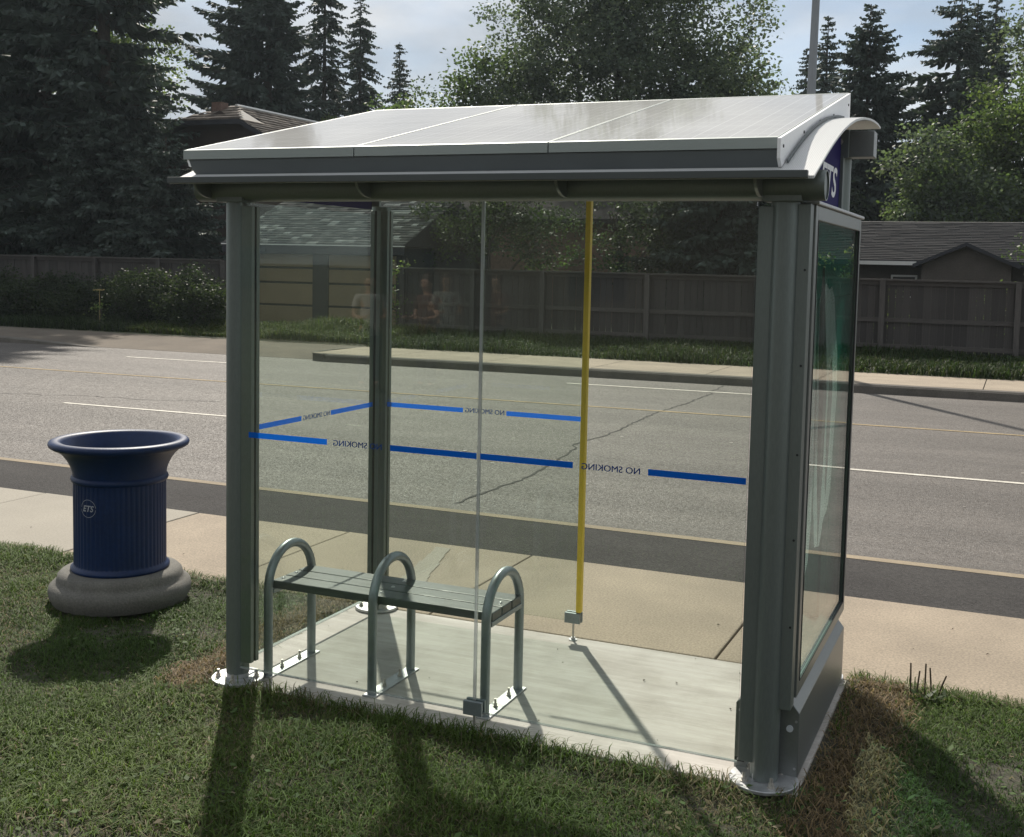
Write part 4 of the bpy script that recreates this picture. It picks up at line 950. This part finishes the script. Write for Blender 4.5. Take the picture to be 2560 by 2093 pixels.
# right group
spruce('slim spruce beside the street lamp pole', -8.3, 61, .2, 13.8, 2.1, 31, zmin=.1, droop=.3, p=.7, dens=.8, gap=.15)
spruce('medium spruce between the lamp pole and the tall pointed spruce', -6.25, 55, .2, 14.2, 3.2, 32, zmin=.1, droop=.3, p=.8, dens=.85, gap=.18)
spruce('tall pointed spruce directly behind the right end of the shelter roof', -2.6, 42, .1, 11.9, 4.3, 33, zmin=.05, droop=.22, p=.78, dens=1.0, up=.16, gap=.16)
spruce('leaning spruce with long left branches at the upper right', .45, 45, .1, 13.1, 4.6, 34, zmin=.1, droop=.34, p=.72, dens=.8, asym=-.35, gap=.28)
spruce('thin spruce top just right of the leaning spruce', .95, 47, .1, 12.9, 2.0, 35, zmin=.2, droop=.3, p=.6, dens=.9)
spruce('thin spruce top rising behind the leafy trees at the far right', 1.55, 50, .1, 13.6, 2.2, 36, zmin=.2, droop=.3, p=.6, dens=.9)
# broadleaf trees
broadleaf('great round poplar filling the sky behind the middle of the shelter', -13.6, 44, .1, [(-13.8, 44, 9, 6.2, 3.6, 5.2, 1), (-11.2, 44, 11.5, 4.2, 3, 5.6, 1), (-15.8, 44, 12.5, 3.6, 3, 4.6, 1), (-10.4, 44, 7.8, 3.9, 3, 4.2, 1), (-17.4, 43, 7.8, 2.7, 2.5, 4.0, .8), (-13.5, 44, 15, 4.6, 3, 3.6, 1), (-12.6, 43, 5.0, 5.8, 3, 2.6, .9)], 110000, .175, 41, GD, .32)
broadleaf('spindly light poplar saplings at the left side of the great poplar', -19.2, 42, .1, [(-19.9, 42, 8.8, .55, .5, 2.2, 1.4), (-19.0, 42, 9.3, .6, .5, 2.0, 1.3), (-18.1, 42, 8.2, 1.3, 1, 3.0, 1), (-18.9, 42, 5.6, 1.9, 1.2, 2.2, 1)], 7500, .19, 42, GM, .1)
broadleaf('rounded tree at the right shoulder of the great poplar, left of the lamp', -8.4, 46, .1, [(-8.3, 46, 9.2, 1.7, 1.5, 2.4, 1), (-7.6, 46, 6.8, 2.4, 1.6, 2.4, 1), (-6.4, 46, 6.0, 1.5, 1.2, 2.0, 1), (-9.4, 46, 7, 2.0, 1.6, 3, 1)], 14000, .2, 43, GD, .2)
broadleaf('bushy round tree below the small distant spruce', -21, 40, .1, [(-21.2, 40, 7.3, 1.9, 1.5, 2.2, 1), (-19.9, 40, 6.4, 1.6, 1.3, 2.0, 1), (-22.4, 40, 6.3, 1.4, 1.2, 1.8, 1), (-20.6, 40, 4.6, 2.4, 1.5, 2.0, 1)], 13000, .17, 44, GM, .15)
broadleaf('light green bush tree behind the flue of the brown house', -27.2, 44.5, .1, [(-28.2, 44.5, 7.8, 1.0, 1.0, 1.1, 1), (-26.9, 44.5, 7.5, 1.2, 1, 1.0, 1), (-27.9, 44.5, 5.8, 1.8, 1, 1.6, 1)], 7000, .16, 45, GL, .12)
broadleaf('tall yellow green tree behind the left spruces', -38.5, 41, .1, [(-38.5, 41, 13.0, 2.6, 2, 3.6, 1), (-36.8, 41, 11, 2.4, 2, 3, 1), (-40.5, 41, 9, 3, 2, 3.5, 1), (-37, 41, 7.6, 2.6, 2, 2.6, 1)], 12000, .2, 46, GL, .2)
broadleaf('light green leafy tree standing in front of the leaning spruce', 2.7, 38, .1, [(2.5, 38, 7.0, 1.6, 1.4, 1.7, 1), (3.6, 38, 6.4, 1.9, 1.6, 2.2, 1), (1.8, 38, 5.6, 1.2, 1.2, 1.6, 1), (2.6, 38, 4.0, 2.4, 1.6, 2.0, 1), (4.4, 38, 4.6, 1.9, 1.5, 2.2, 1)], 22000, .155, 47, GM + GL[:2], .2)
broadleaf('darker low tree between the pointed spruce and the light green tree', .6, 36.5, .1, [(.1, 36.5, 5.3, 1.2, 1.1, 1.6, 1), (1.1, 36.5, 4.3, 1.8, 1.3, 1.7, 1), (-.4, 36.5, 3.6, 1.1, 1.1, 1.3, 1), (1.0, 36.5, 3.0, 2.0, 1.3, 1.3, 1)], 15000, .15, 48, GD + GM[:2], .18)
broadleaf('tall dark leafy tree at the right edge of the photo', 4.2, 41, .1, [(3.6, 41, 10.2, 1.5, 1.4, 2.2, 1), (4.6, 41, 8.6, 2.2, 1.6, 3.0, 1), (5.4, 41, 11, 2, 1.6, 2.5, 1), (4.8, 41, 5, 2.4, 1.6, 2.6, 1)], 17000, .17, 49, GD, .2)
broadleaf('leafy tree overhanging the fence top at the right edge', 4.15, 23.4, .1, [(3.85, 23.4, 2.5, .75, .7, .75, 1), (4.5, 23.4, 3.1, .9, .8, .9, 1), (4.1, 23.4, 1.9, .8, .6, .6, 1), (5.0, 23.4, 2.2, .9, .8, .9, 1)], 5500, .085, 50, GM, .08)
broadleaf('leafy tree hanging over the right end of the garage roof', -10.2, 24.6, .1, [(-10.8, 24.4, 3.3, 1.2, .9, 1.1, 1), (-9.6, 24.8, 3.5, 1.2, .9, 1.2, 1), (-11.3, 24.0, 2.6, .7, .6, .7, .8), (-8.9, 25, 2.5, 1.0, .8, .9, 1)], 9000, .10, 51, [(.045, .062, .04), (.055, .072, .045), (.038, .052, .036)] + GM[:1], .12)  # dark greens: shade behind the fence put into the leaf colours
broadleaf('dark leafy tree behind the middle of the wooden fence', -6.9, 26, .1, [(-7.2, 26, 3.4, 1.5, 1, 1.6, 1), (-5.6, 26, 3.2, 1.3, 1, 1.5, 1), (-6.3, 26, 2.3, 1.6, 1, .9, 1)], 9000, .10, 52, [(.045, .062, .04), (.055, .072, .045), (.038, .052, .036)], .12)  # same darkened leaf colours, standing in for shade
spruce('dark spruce behind the fence, seen through the right part of the glass', -4.3, 26.5, .1, 6.2, 2.6, 37, zmin=.1, droop=.22, p=.5, dens=1.3)
broadleaf('dark bushy tree behind the fence beside the right shelter post', -2.6, 26.4, .1, [(-2.9, 26.4, 3.0, 1.1, .9, 1.3, 1), (-1.9, 26.4, 3.2, 1.0, .9, 1.3, 1)], 5000, .10, 53, [(.045, .062, .04), (.055, .072, .045), (.038, .052, .036)], .1)  # leaf colours darkened here too for the shade
broadleaf('dark bushy tree low behind the brown middle house, left of its corner trim', -11.5, 39.5, .1, [(-12.3, 39.5, 4.4, 2.4, 1.4, 1.8, 1), (-10.0, 39.5, 4.6, 2.2, 1.4, 1.8, 1)], 8000, .18, 54, [(.045, .062, .04), (.055, .072, .045), (.038, .052, .036)], .15)
broadleaf('dark bushy tree low behind the brown middle house, right of its corner trim', -6.4, 39.5, .1, [(-7.4, 39.5, 4.3, 2.2, 1.4, 1.9, 1), (-5.2, 39.5, 4.2, 2.0, 1.4, 1.9, 1), (-3.6, 39.5, 3.4, 1.6, 1.3, 1.6, 1)], 9500, .18, 55, [(.045, .062, .04), (.055, .072, .045), (.038, .052, .036)], .15)
# climbing plant at the fence end, weeds, shrubs
broadleaf('tall leafy weed climbing the left end post of the fence', -11.1, 21.0, .2, [(-11.1, 21, 1.0, .20, .15, .5, 1), (-11.05, 21, 1.7, .22, .15, .25, 1), (-11.15, 21, .5, .25, .2, .3, 1), (-10.8, 21, 1.95, .25, .12, .12, 1)], 420, .075, 60, GL, .02, name='weed_plant', cat='weed')
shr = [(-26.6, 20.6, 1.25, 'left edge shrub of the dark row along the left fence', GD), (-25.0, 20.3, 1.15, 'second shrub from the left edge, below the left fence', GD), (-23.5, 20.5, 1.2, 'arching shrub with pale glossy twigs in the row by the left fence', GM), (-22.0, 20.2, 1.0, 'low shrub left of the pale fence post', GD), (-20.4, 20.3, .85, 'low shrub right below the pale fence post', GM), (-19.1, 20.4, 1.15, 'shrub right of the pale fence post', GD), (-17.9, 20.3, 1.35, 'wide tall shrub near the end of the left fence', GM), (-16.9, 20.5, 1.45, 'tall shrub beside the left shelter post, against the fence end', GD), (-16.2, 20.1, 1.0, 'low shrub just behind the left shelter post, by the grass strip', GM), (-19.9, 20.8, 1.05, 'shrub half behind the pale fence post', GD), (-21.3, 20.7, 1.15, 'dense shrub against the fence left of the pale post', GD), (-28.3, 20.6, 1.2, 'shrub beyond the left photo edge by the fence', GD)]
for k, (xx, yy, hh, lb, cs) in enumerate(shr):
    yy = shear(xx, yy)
    broadleaf(lb, xx, yy, .1, [(xx, yy, .1+hh*.55, .95, .75, hh*.6, 1), (xx+.45, yy+.1, .1+hh*.8, .65, .5, hh*.4, 1), (xx-.5, yy-.2, .1+hh*.5, .7, .5, hh*.45, 1)], 5200, .075, 70+k, [(.024, .036, .019), (.032, .045, .022), (.022, .032, .02)] if cs is GD else [(.032, .047, .021), (.040, .055, .026), (.026, .038, .02)], .03, name='shrub', cat='shrub', group='shrubs along the left fence')  # leaf colours darkened to stand in for tree shade over the row
t = broadleaf('tall flowering weed with a flat yellow top before the left shrubs', -18.55, shear(-18.5, 19.3), .08, [(-18.55, shear(-18.5, 19.3), .5, .12, .1, .3, 1)], 90, .06, 90, GM, .012, name='weed_plant', cat='weed')
b = MB(); yy = shear(-18.5, 19.3)
for k in range(14):
    a = k*2.4; rr = .02*k**.7; b.box((-18.55+rr*math.cos(a)*1.3-.016, yy+rr*math.sin(a)-.016, 1.02+.01*(k % 3)), (-18.55+rr*math.cos(a)*1.3+.016, yy+rr*math.sin(a)+.016, 1.04+.01*(k % 3)))
b.tube([(-18.55, yy, .1), (-18.55, yy, 1.03)], .008, 5); MT['umbel'] = mat('yellow_umbel', (.30, .24, .10), .8); b.build('flower_head', MT['umbel'], t)
for k, (xx, zz, s) in enumerate(((.75, 1.5, .25), (.35, 1.35, .2), (2.55, 1.5, .2), (2.9, 1.45, .22))):
    yy = 23.2
    broadleaf(['leafy shoots over the fence below the bungalow window', 'small leafy shoot over the fence left of the bungalow window', 'sparse leafy shoots over the fence below the gable', 'sparse leafy shoots over the fence right of the gable'][k], xx, yy, .1, [(xx, yy, zz, s, .2, s*1.3, 1), (xx, yy, zz-.5, s, .2, .4, 1)], 260, .065, 95+k, GM, .02, name='shrub', cat='shrub')

# grass
def blades(name, P, hgt, wid, lean, C, R, mt, three=True):
    n = len(P); a = R.uniform(0, 2*PI, n); d = np.stack([np.cos(a), np.sin(a), np.zeros(n)], 1); s = np.stack([-np.sin(a), np.cos(a), np.zeros(n)], 1)
    h = np.asarray(hgt)[:, None]; w = np.asarray(wid)[:, None]; ln = np.asarray(lean)[:, None]
    up = np.array((0, 0, 1.0))
    l_ = P - s*w; r_ = P + s*w
    mid = P + up*h*.62 + d*h*ln*.4; ml, mr_ = mid - s*w*.8, mid + s*w*.8
    tip = P + up*h*np.maximum(.15, 1-.45*ln) + d*h*ln
    V = np.stack([l_, r_, mr_, ml, tip], 1).reshape(-1, 3); b0 = np.arange(n)*5
    F4 = np.stack([b0, b0+1, b0+2, b0+3], 1); F3 = np.stack([b0+3, b0+2, b0+4], 1)
    me = bpy.data.meshes.new(name); me.vertices.add(len(V)); me.vertices.foreach_set('co', V.astype(np.float32).ravel())
    loops = np.concatenate([F4.ravel(), F3.ravel()]).astype(np.int32); me.loops.add(len(loops)); me.loops.foreach_set('vertex_index', loops)
    me.polygons.add(2*n); st = np.concatenate([np.arange(n)*4, 4*n + np.arange(n)*3]).astype(np.int32); me.polygons.foreach_set('loop_start', st)
    me.polygons.foreach_set('loop_total', np.concatenate([np.full(n, 4), np.full(n, 3)]).astype(np.int32)); me.update(calc_edges=True)
    at = me.color_attributes.new('Col', 'FLOAT_COLOR', 'POINT'); cc = np.ones((len(V), 4), np.float32); cc[:, :3] = np.repeat(C, 5, 0); at.data.foreach_set('color', cc.ravel())
    return obj(name, me, mt)
def vnoise(x, y, s, seed):
    r = np.random.RandomState(seed); v = np.zeros_like(x); amp = 1; tot = 0
    for o in range(4):
        for k in range(4):
            a = r.uniform(0, 2*PI); ph = r.uniform(0, 2*PI); f = s*(2**o)*r.uniform(.7, 1.3); v += amp*np.sin((x*math.cos(a)+y*math.sin(a))*f + ph); tot += amp*.5
        amp *= .6
    return v/tot
lz = np.vectorize(lawn_z)
def lawn_pts(n, x0, x1, y0, y1, R):
    x = R.uniform(x0, x1, n); y = R.uniform(y0, y1, n)
    return x, y
def outside(x, y): return ~((x > -.15) & (x < 2.595) & (y > -.06))
R = np.random.RandomState(77)
xa, ya = lawn_pts(300000, -3.6, 4.0, -1.9, 1.36, R); xb, yb = lawn_pts(34000, -9, 9, -8.5, 1.34, R)
x = np.concatenate([xa, xb]); y = np.concatenate([ya, yb]); k = outside(x, y) & (np.hypot(x-BX, y-BY) > .37) & (np.hypot(x, y) > .135) & (np.hypot(x-PX, y) > .145); x, y = x[k], y[k]
bare = vnoise(x, y, 2.6, 5); dry = vnoise(x, y, 3.3, 6); pat = vnoise(x, y, 1.3, 8)
edge_l = np.clip(1-np.abs(x+.25-.22*np.clip(-y, 0, 1)+.10*np.clip(y, -1, 0))/.17, 0, 1)*(y > -.22)*(y < 1.3); edge_r = np.clip(1-np.abs(x-2.74)/.20, 0, 1)*(y > -.5)*(y < 1.31)
fr = np.clip(1-np.abs(y+.26)/.20, 0, 1)*(x > .5)*(x < 2.8)*np.clip(.6+.6*vnoise(x, y, 4, 12), 0, 1)
thatch = np.clip(np.maximum(edge_l, edge_r)*1.6 + .35*vnoise(x, y, 7, 13)*np.maximum(edge_l, edge_r), 0, 1)
keep = R.rand(len(x)) < np.clip(1.02 - 1.9*np.clip(bare-.12, 0, 1)*(y < .6), .10, 1)*np.where(thatch > .5, .8, 1)
x, y, dry, pat, thatch, fr = (q[keep] for q in (x, y, dry, pat, thatch, fr))
n = len(x); near = (x > -3.6) & (x < 4.0) & (y > -1.9)
green = np.array((.073, .114, .028))[None]*R.uniform(.55, 1.5, (n, 1)) * (1+.25*pat[:, None]*np.array((1.1, .8, .6)))
straw = np.array((.19, .16, .095))[None]*R.uniform(.5, 1.4, (n, 1))
brown = np.array((.22, .16, .09))[None]*R.uniform(.35, 1.35, (n, 1))
isdry = (R.rand(n) < np.clip(.18 + .28*dry + .5*fr, .04, .95))[:, None]
Cc = np.where(isdry, straw, green); isth = (R.rand(n) < thatch*.97)[:, None]; Cc = np.where(isth, brown, Cc)
hg = R.uniform(.022, .060, n)*np.where(isdry[:, 0], .8, 1)*(1+.30*pat+.45*vnoise(x, y, 9, 44)); hg = np.where(isth[:, 0], R.uniform(.02, .05, n), hg)
edgef = (np.abs(y+.09) < .05) & (x > -.1) & (x < 2.6); hg = np.where(edgef, R.uniform(.04, .10, n), hg)
edge2 = (y > 1.22); hg = np.where(edge2 & ~isth[:, 0], R.uniform(.035, .085, n), hg)
ln_ = np.where(isth[:, 0] | isdry[:, 0], R.uniform(.8, 2.0, n), R.uniform(.35, 1.9, n))
wd_ = np.where(near, R.uniform(.0012, .0030, n), R.uniform(.004, .008, n))
P = np.stack([x, y, lz(x, y)-.004 + np.where(isth[:, 0], R.uniform(0, .03, n), 0)], 1)
tag(blades('grass', P, hg, wd_, ln_, np.clip(Cc, .004, .5), R, MT['grass']), 'mown lawn grass with dry patches around the shelter', 'grass', None, 'stuff')
# broad weed leaves and dry bits in the lawn
n = 9500; x, y = R.uniform(-3.4, 3.9, n), R.uniform(-1.8, 1.3, n); wn_ = vnoise(x, y, 2.2, 21); k = outside(x, y) & (R.rand(n) < np.clip(.25+.8*wn_, .03, 1)) & (np.hypot(x-BX, y-BY) > .4); x, y = x[k], y[k]; n = len(x)
a = R.uniform(0, 2*PI, n); s = R.uniform(.008, .020, n)[:, None]; d = np.stack([np.cos(a), np.sin(a), R.uniform(-.2, .6, n)], 1); w = np.stack([-np.sin(a), np.cos(a), R.uniform(-.3, .3, n)], 1)
P = np.stack([x, y, lz(x, y)+R.uniform(.012, .04, n)], 1)
V = np.stack([P-d*s, P+w*s*.6, P+d*s, P-w*s*.6], 1).reshape(-1, 3)
lc = np.where((R.rand(n) < .2)[:, None], np.array((.19, .16, .10))[None], np.array((.085, .135, .045))[None])*R.uniform(.6, 1.4, (n, 1))
tag(obj('clover', array_mesh('clover', V, np.arange(len(V)).reshape(-1, 4), np.repeat(lc, 4, 0)), MT['grass']), 'clover leaves and dry scraps scattered in the lawn', 'clover', None, 'stuff')
# plantain stalks by the sidewalk right of the shelter
pw = thing('weed_plant', 'plantain weed with five brown seed stalks at the right sidewalk edge', 'weed', (2.93, 1.22, 0))
MT['stalk'] = mat('brown_seed_stalk', (.055, .04, .022), .9, 0, .3, 60)
for k, (dx_, hh, le) in enumerate(((-.06, .15, -.005), (-.035, .115, .01), (0, .15, .0), (.03, .13, -.012), (.055, .10, .035))):
    b = MB(); b.tube([(2.93+dx_, 1.22+.01*k, -.02), (2.93+dx_+le*.5, 1.22+.01*k, hh*.5), (2.93+dx_+le, 1.22+.01*k, hh)], [.0015, .004, .0035], 6); b.build('seed_stalk', MT['stalk'], pw)
R2 = np.random.RandomState(5); V = []
for k in range(9):
    a = k*.7; d = Vector((math.cos(a), math.sin(a), .5)); w = Vector((-math.sin(a), math.cos(a), 0))*.016; c = Vector((2.93+R2.normal(0, .03), 1.2, -.01)); V += [c, c+d*.04+w, c+d*.085, c+d*.04-w]
obj('leaf', array_mesh('leaf', np.array([v[:] for v in V]), np.arange(len(V)).reshape(-1, 4), np.tile(np.array((.05, .085, .025)), (len(V), 1))), MT['leaf'], pw)
# far verge grass
def verge(name, n, x0, x1, y0, y1, hfun, cols, label, seed, w=(.006, .014)):
    R = np.random.RandomState(seed); x = R.uniform(x0, x1, n); y = R.uniform(y0, y1, n)
    z = np.interp(y, [18.4, 19.5, 21.2, 24], [0, .08, .19, .12]) - .02
    nz_ = vnoise(x, y, 1.5, seed+1); h = hfun(x, y, R)*(1+.45*nz_); ys = np.array([shear(a_, b_) for a_, b_ in zip(x, y)])
    c = np.array(cols)[R.choice(len(cols), n)]*R.uniform(.6, 1.4, (n, 1))
    return tag(blades(name, np.stack([x, ys, z], 1), np.maximum(h, .03), R.uniform(*w, n), R.uniform(.2, 1.1, n), c, R, MT['grass']), label, 'grass', None, 'stuff')
VG = [(.028, .048, .014), (.035, .06, .017), (.025, .04, .014), (.05, .06, .022)]
verge('verge_grass', 42000, -10.3, 8, 18.45, 21.4, lambda x, y, R: R.uniform(.10, .28, len(x)), VG, 'tall grass along the foot of the right fence', 31)
verge('verge_grass', 26000, -17.5, -10.2, 18.9, 20.9, lambda x, y, R: R.uniform(.10, .30, len(x))*np.where(x > -13.2, 1.5, .9), [(.06, .09, .022), (.08, .11, .028), (.11, .115, .05), (.05, .07, .022)], 'sunlit weedy grass strip in front of the garage', 32)  # brighter yellow greens: sunlight put into the blade colours
verge('verge_grass', 26000, -30, -17.4, 18.85, 21.5, lambda x, y, R: R.uniform(.12, .36, len(x)), [(.022, .038, .012), (.028, .046, .014), (.018, .03, .012)], 'shaded weeds in front of the left shrubs', 33)  # darker greens: shade put into the blade colours
# long dark house added behind the camera, giving the glass an even dark reflection
MT['far_wall'] = mat('grey_brown_siding', (.060, .054, .046), .85, 0, .15, .8, .1, 12, stretch=(1, 1, 5))
oh = thing('house', 'unseen long two storey house added behind the camera to darken the glass reflections', 'house', (2, -27, -.07))
b = MB(); b.box((-34, -34, -.1), (38, -26, 6.2)); b.build('wall', MT['far_wall'], oh)
b = MB(); b.add([(-35, -25.2, 6.0), (39, -25.2, 6.0), (39, -30, 9.6), (-35, -30, 9.6), (39, -35, 6.0), (-35, -35, 6.0)], [(0, 1, 2, 3), (3, 2, 4, 5), (0, 3, 5), (1, 4, 2)]); b.build('roof', MT['brown_wall'], oh)
for k in range(12):
    for z0 in (1.0, 3.8):
        x0 = -32 + k*5.9
        b = MB(); b.box((x0, -25.999, z0), (x0+1.7, -25.95, z0+1.3)); w = b.build('window', MT['dark_trim'], oh)
        b = MB(); b.box((x0+.08, -25.949, z0+.08), (x0+1.62, -25.94, z0+1.22)); b.build('pane', MT['dark_glass'], w)

# two people standing on the lawn behind the camera: the glass shows their reflections
MT['skin'] = mat('skin', (.42, .25, .18), .55, 0, .06, 12)
MT['shirt'] = mat('white_cotton', (.42, .42, .41), .85, 0, .05, 9); MT['red_shirt'] = mat('rust_cotton', (.09, .04, .03), .85, 0, .08, 9)
MT['trousers'] = mat('grey_trousers', (.07, .072, .08), .85, 0, .12, 9); MT['hair'] = mat('brown_hair', (.05, .032, .02), .6, 0, .2, 40)
def skin_mesh(name, chains, mt, parent, subd=1):
    """chains: lists of (x, y, z, r); the first chain holds the root, later chains start on a vertex of an earlier one"""
    V = []; E = []; Rr = []
    for ch in chains:
        prev = None
        for (x, y, z, r) in ch:
            key = (x, y, z); idx = next((q for q, v in enumerate(V) if v == key), None)
            if idx is None: V.append(key); Rr.append(r); idx = len(V)-1
            if prev is not None: E.append((prev, idx))
            prev = idx
    me = bpy.data.meshes.new(name); me.from_pydata(V, E, []); o = bpy.data.objects.new(name, me); COL.objects.link(o)
    sk = o.modifiers.new('skin', 'SKIN'); sk.use_smooth_shade = True
    for v, r in zip(me.skin_vertices[0].data, Rr): v.radius = (r, r)
    me.skin_vertices[0].data[0].use_root = True
    sb = o.modifiers.new('subdivision', 'SUBSURF'); sb.levels = subd; sb.render_levels = subd
    me.materials.append(mt); o.parent = parent; return o
def person(x, y, rz, label, shirt):
    t = thing('person', label, 'person', (x, y, -.03)); t.rotation_euler = (0, 0, rz)
    pel = (0, 0, .95, .125)
    hands = []
    ch = [[pel, (0, .005, 1.12, .12), (0, .01, 1.32, .135), (0, .0, 1.45, .07), (0, .02, 1.52, .052), (0, .03, 1.60, .082), (0, .035, 1.69, .088), (0, .02, 1.76, .05)], [(0, .03, 1.60, .082), (0, .125, 1.625, .016)]]
    for sd in (-1, 1):
        sh_ = (sd*.19, .0, 1.41, .058); el = (sd*.25, .03, 1.13, .042); wr = (sd*.17, .25, 1.10, .029); pm = (sd*.14, .33, 1.12, .032)
        ch += [[(0, .01, 1.32, .135), sh_, el, wr, pm]]
        for k in range(4): ch.append([pm, (sd*(.12+.015*k), .37, 1.13, .010), (sd*(.115+.015*k), .40+.008*(k in (1, 2)), 1.115, .008)])
        ch.append([pm, (sd*.105, .33, 1.145, .011), (sd*.09, .36, 1.15, .009)])
        ch.append([(sd*.075, .13, 1.68, .008), (sd*.078, .12, 1.68, .008)][:0] or [pel, (sd*.10, .0, .86, .092), (sd*.11, .02, .48, .060), (sd*.115, .0, .10, .042), (sd*.12, .13, .035, .036)])
        ch.append([(0, .03, 1.60, .082), (sd*.092, .02, 1.63, .018)])
    skin_mesh('body', ch, MT['skin'], t)
    sc = [[(0, 0, .80, .165), (0, 0, .88, .160), (0, .005, 1.12, .148), (0, .01, 1.32, .155), (0, .005, 1.43, .085)]]
    for sd in (-1, 1): sc.append([(0, 0, .88, .160), (sd*.10, 0, .87, .125)])
    for sd in (-1, 1): sc.append([(0, .01, 1.32, .155), (sd*.19, .0, 1.41, .075), (sd*.235, .02, 1.22, .066)])
    skin_mesh('shirt', sc, shirt, t)
    tcn = [[(0, 0, 1.02, .13), (0, .0, .90, .14)]]
    for sd in (-1, 1): tcn.append([(0, .0, .90, .14), (sd*.10, .0, .84, .106), (sd*.11, .02, .48, .078), (sd*.115, .0, .09, .066)])
    skin_mesh('trousers', tcn, MT['trousers'], t)
    for sd in (-1, 1): skin_mesh('shoe', [[(sd*.115, -.05, .055, .055), (sd*.118, .08, .05, .055), (sd*.121, .19, .04, .045)]], MT['hair'], t)
    for sd in (-1, 1):
        b = MB(); b.lathe([(.0001, -.010), (.010, -.004), (.010, .004), (.0001, .010)], (sd*.034, .117, 1.655), 10); o = b.build('eye', MT['rubber'], None); o.parent = t
    b = MB(); b.box((-.026, .100, 1.572), (.026, .116, 1.580)); o = b.build('mouth', MT['chimney'], None); o.parent = t
    b = MB(); b.lathe([(.0001, .125), (.05, .115), (.085, .08), (.10, .03), (.098, -.03), (.08, -.06)], (0, .0, 1.69), 20); o = b.build('hair', MT['hair'], None, smooth=60); o.parent = t
    return t
person(-5.96, -11.24, math.radians(-40), 'person in a white shirt with hands raised, reflected faintly in the front glass', MT['shirt'])
person(-5.15, -11.62, math.radians(20), 'person in a rust red shirt, reflected very faintly in the front glass', MT['red_shirt'])

# ------------------------------------------------------------------ thin summer haze
hz_m, n_, l_, out_ = newmat('summer_haze')
vp = n_.new('ShaderNodeVolumePrincipled'); vp.inputs['Color'].default_value = (0.80, 0.92, 1.0, 1); vp.inputs['Density'].default_value = 0.00038; vp.inputs['Anisotropy'].default_value = 0.2
l_.new(vp.outputs[0], out_.inputs['Volume'])
b = MB(); b.box((-310, -310, -1.5), (310, 410, 27.0)); hz_o = b.build('haze', hz_m)
tag(hz_o, 'thin pale summer haze in the air over the whole street', 'haze', None, 'stuff')
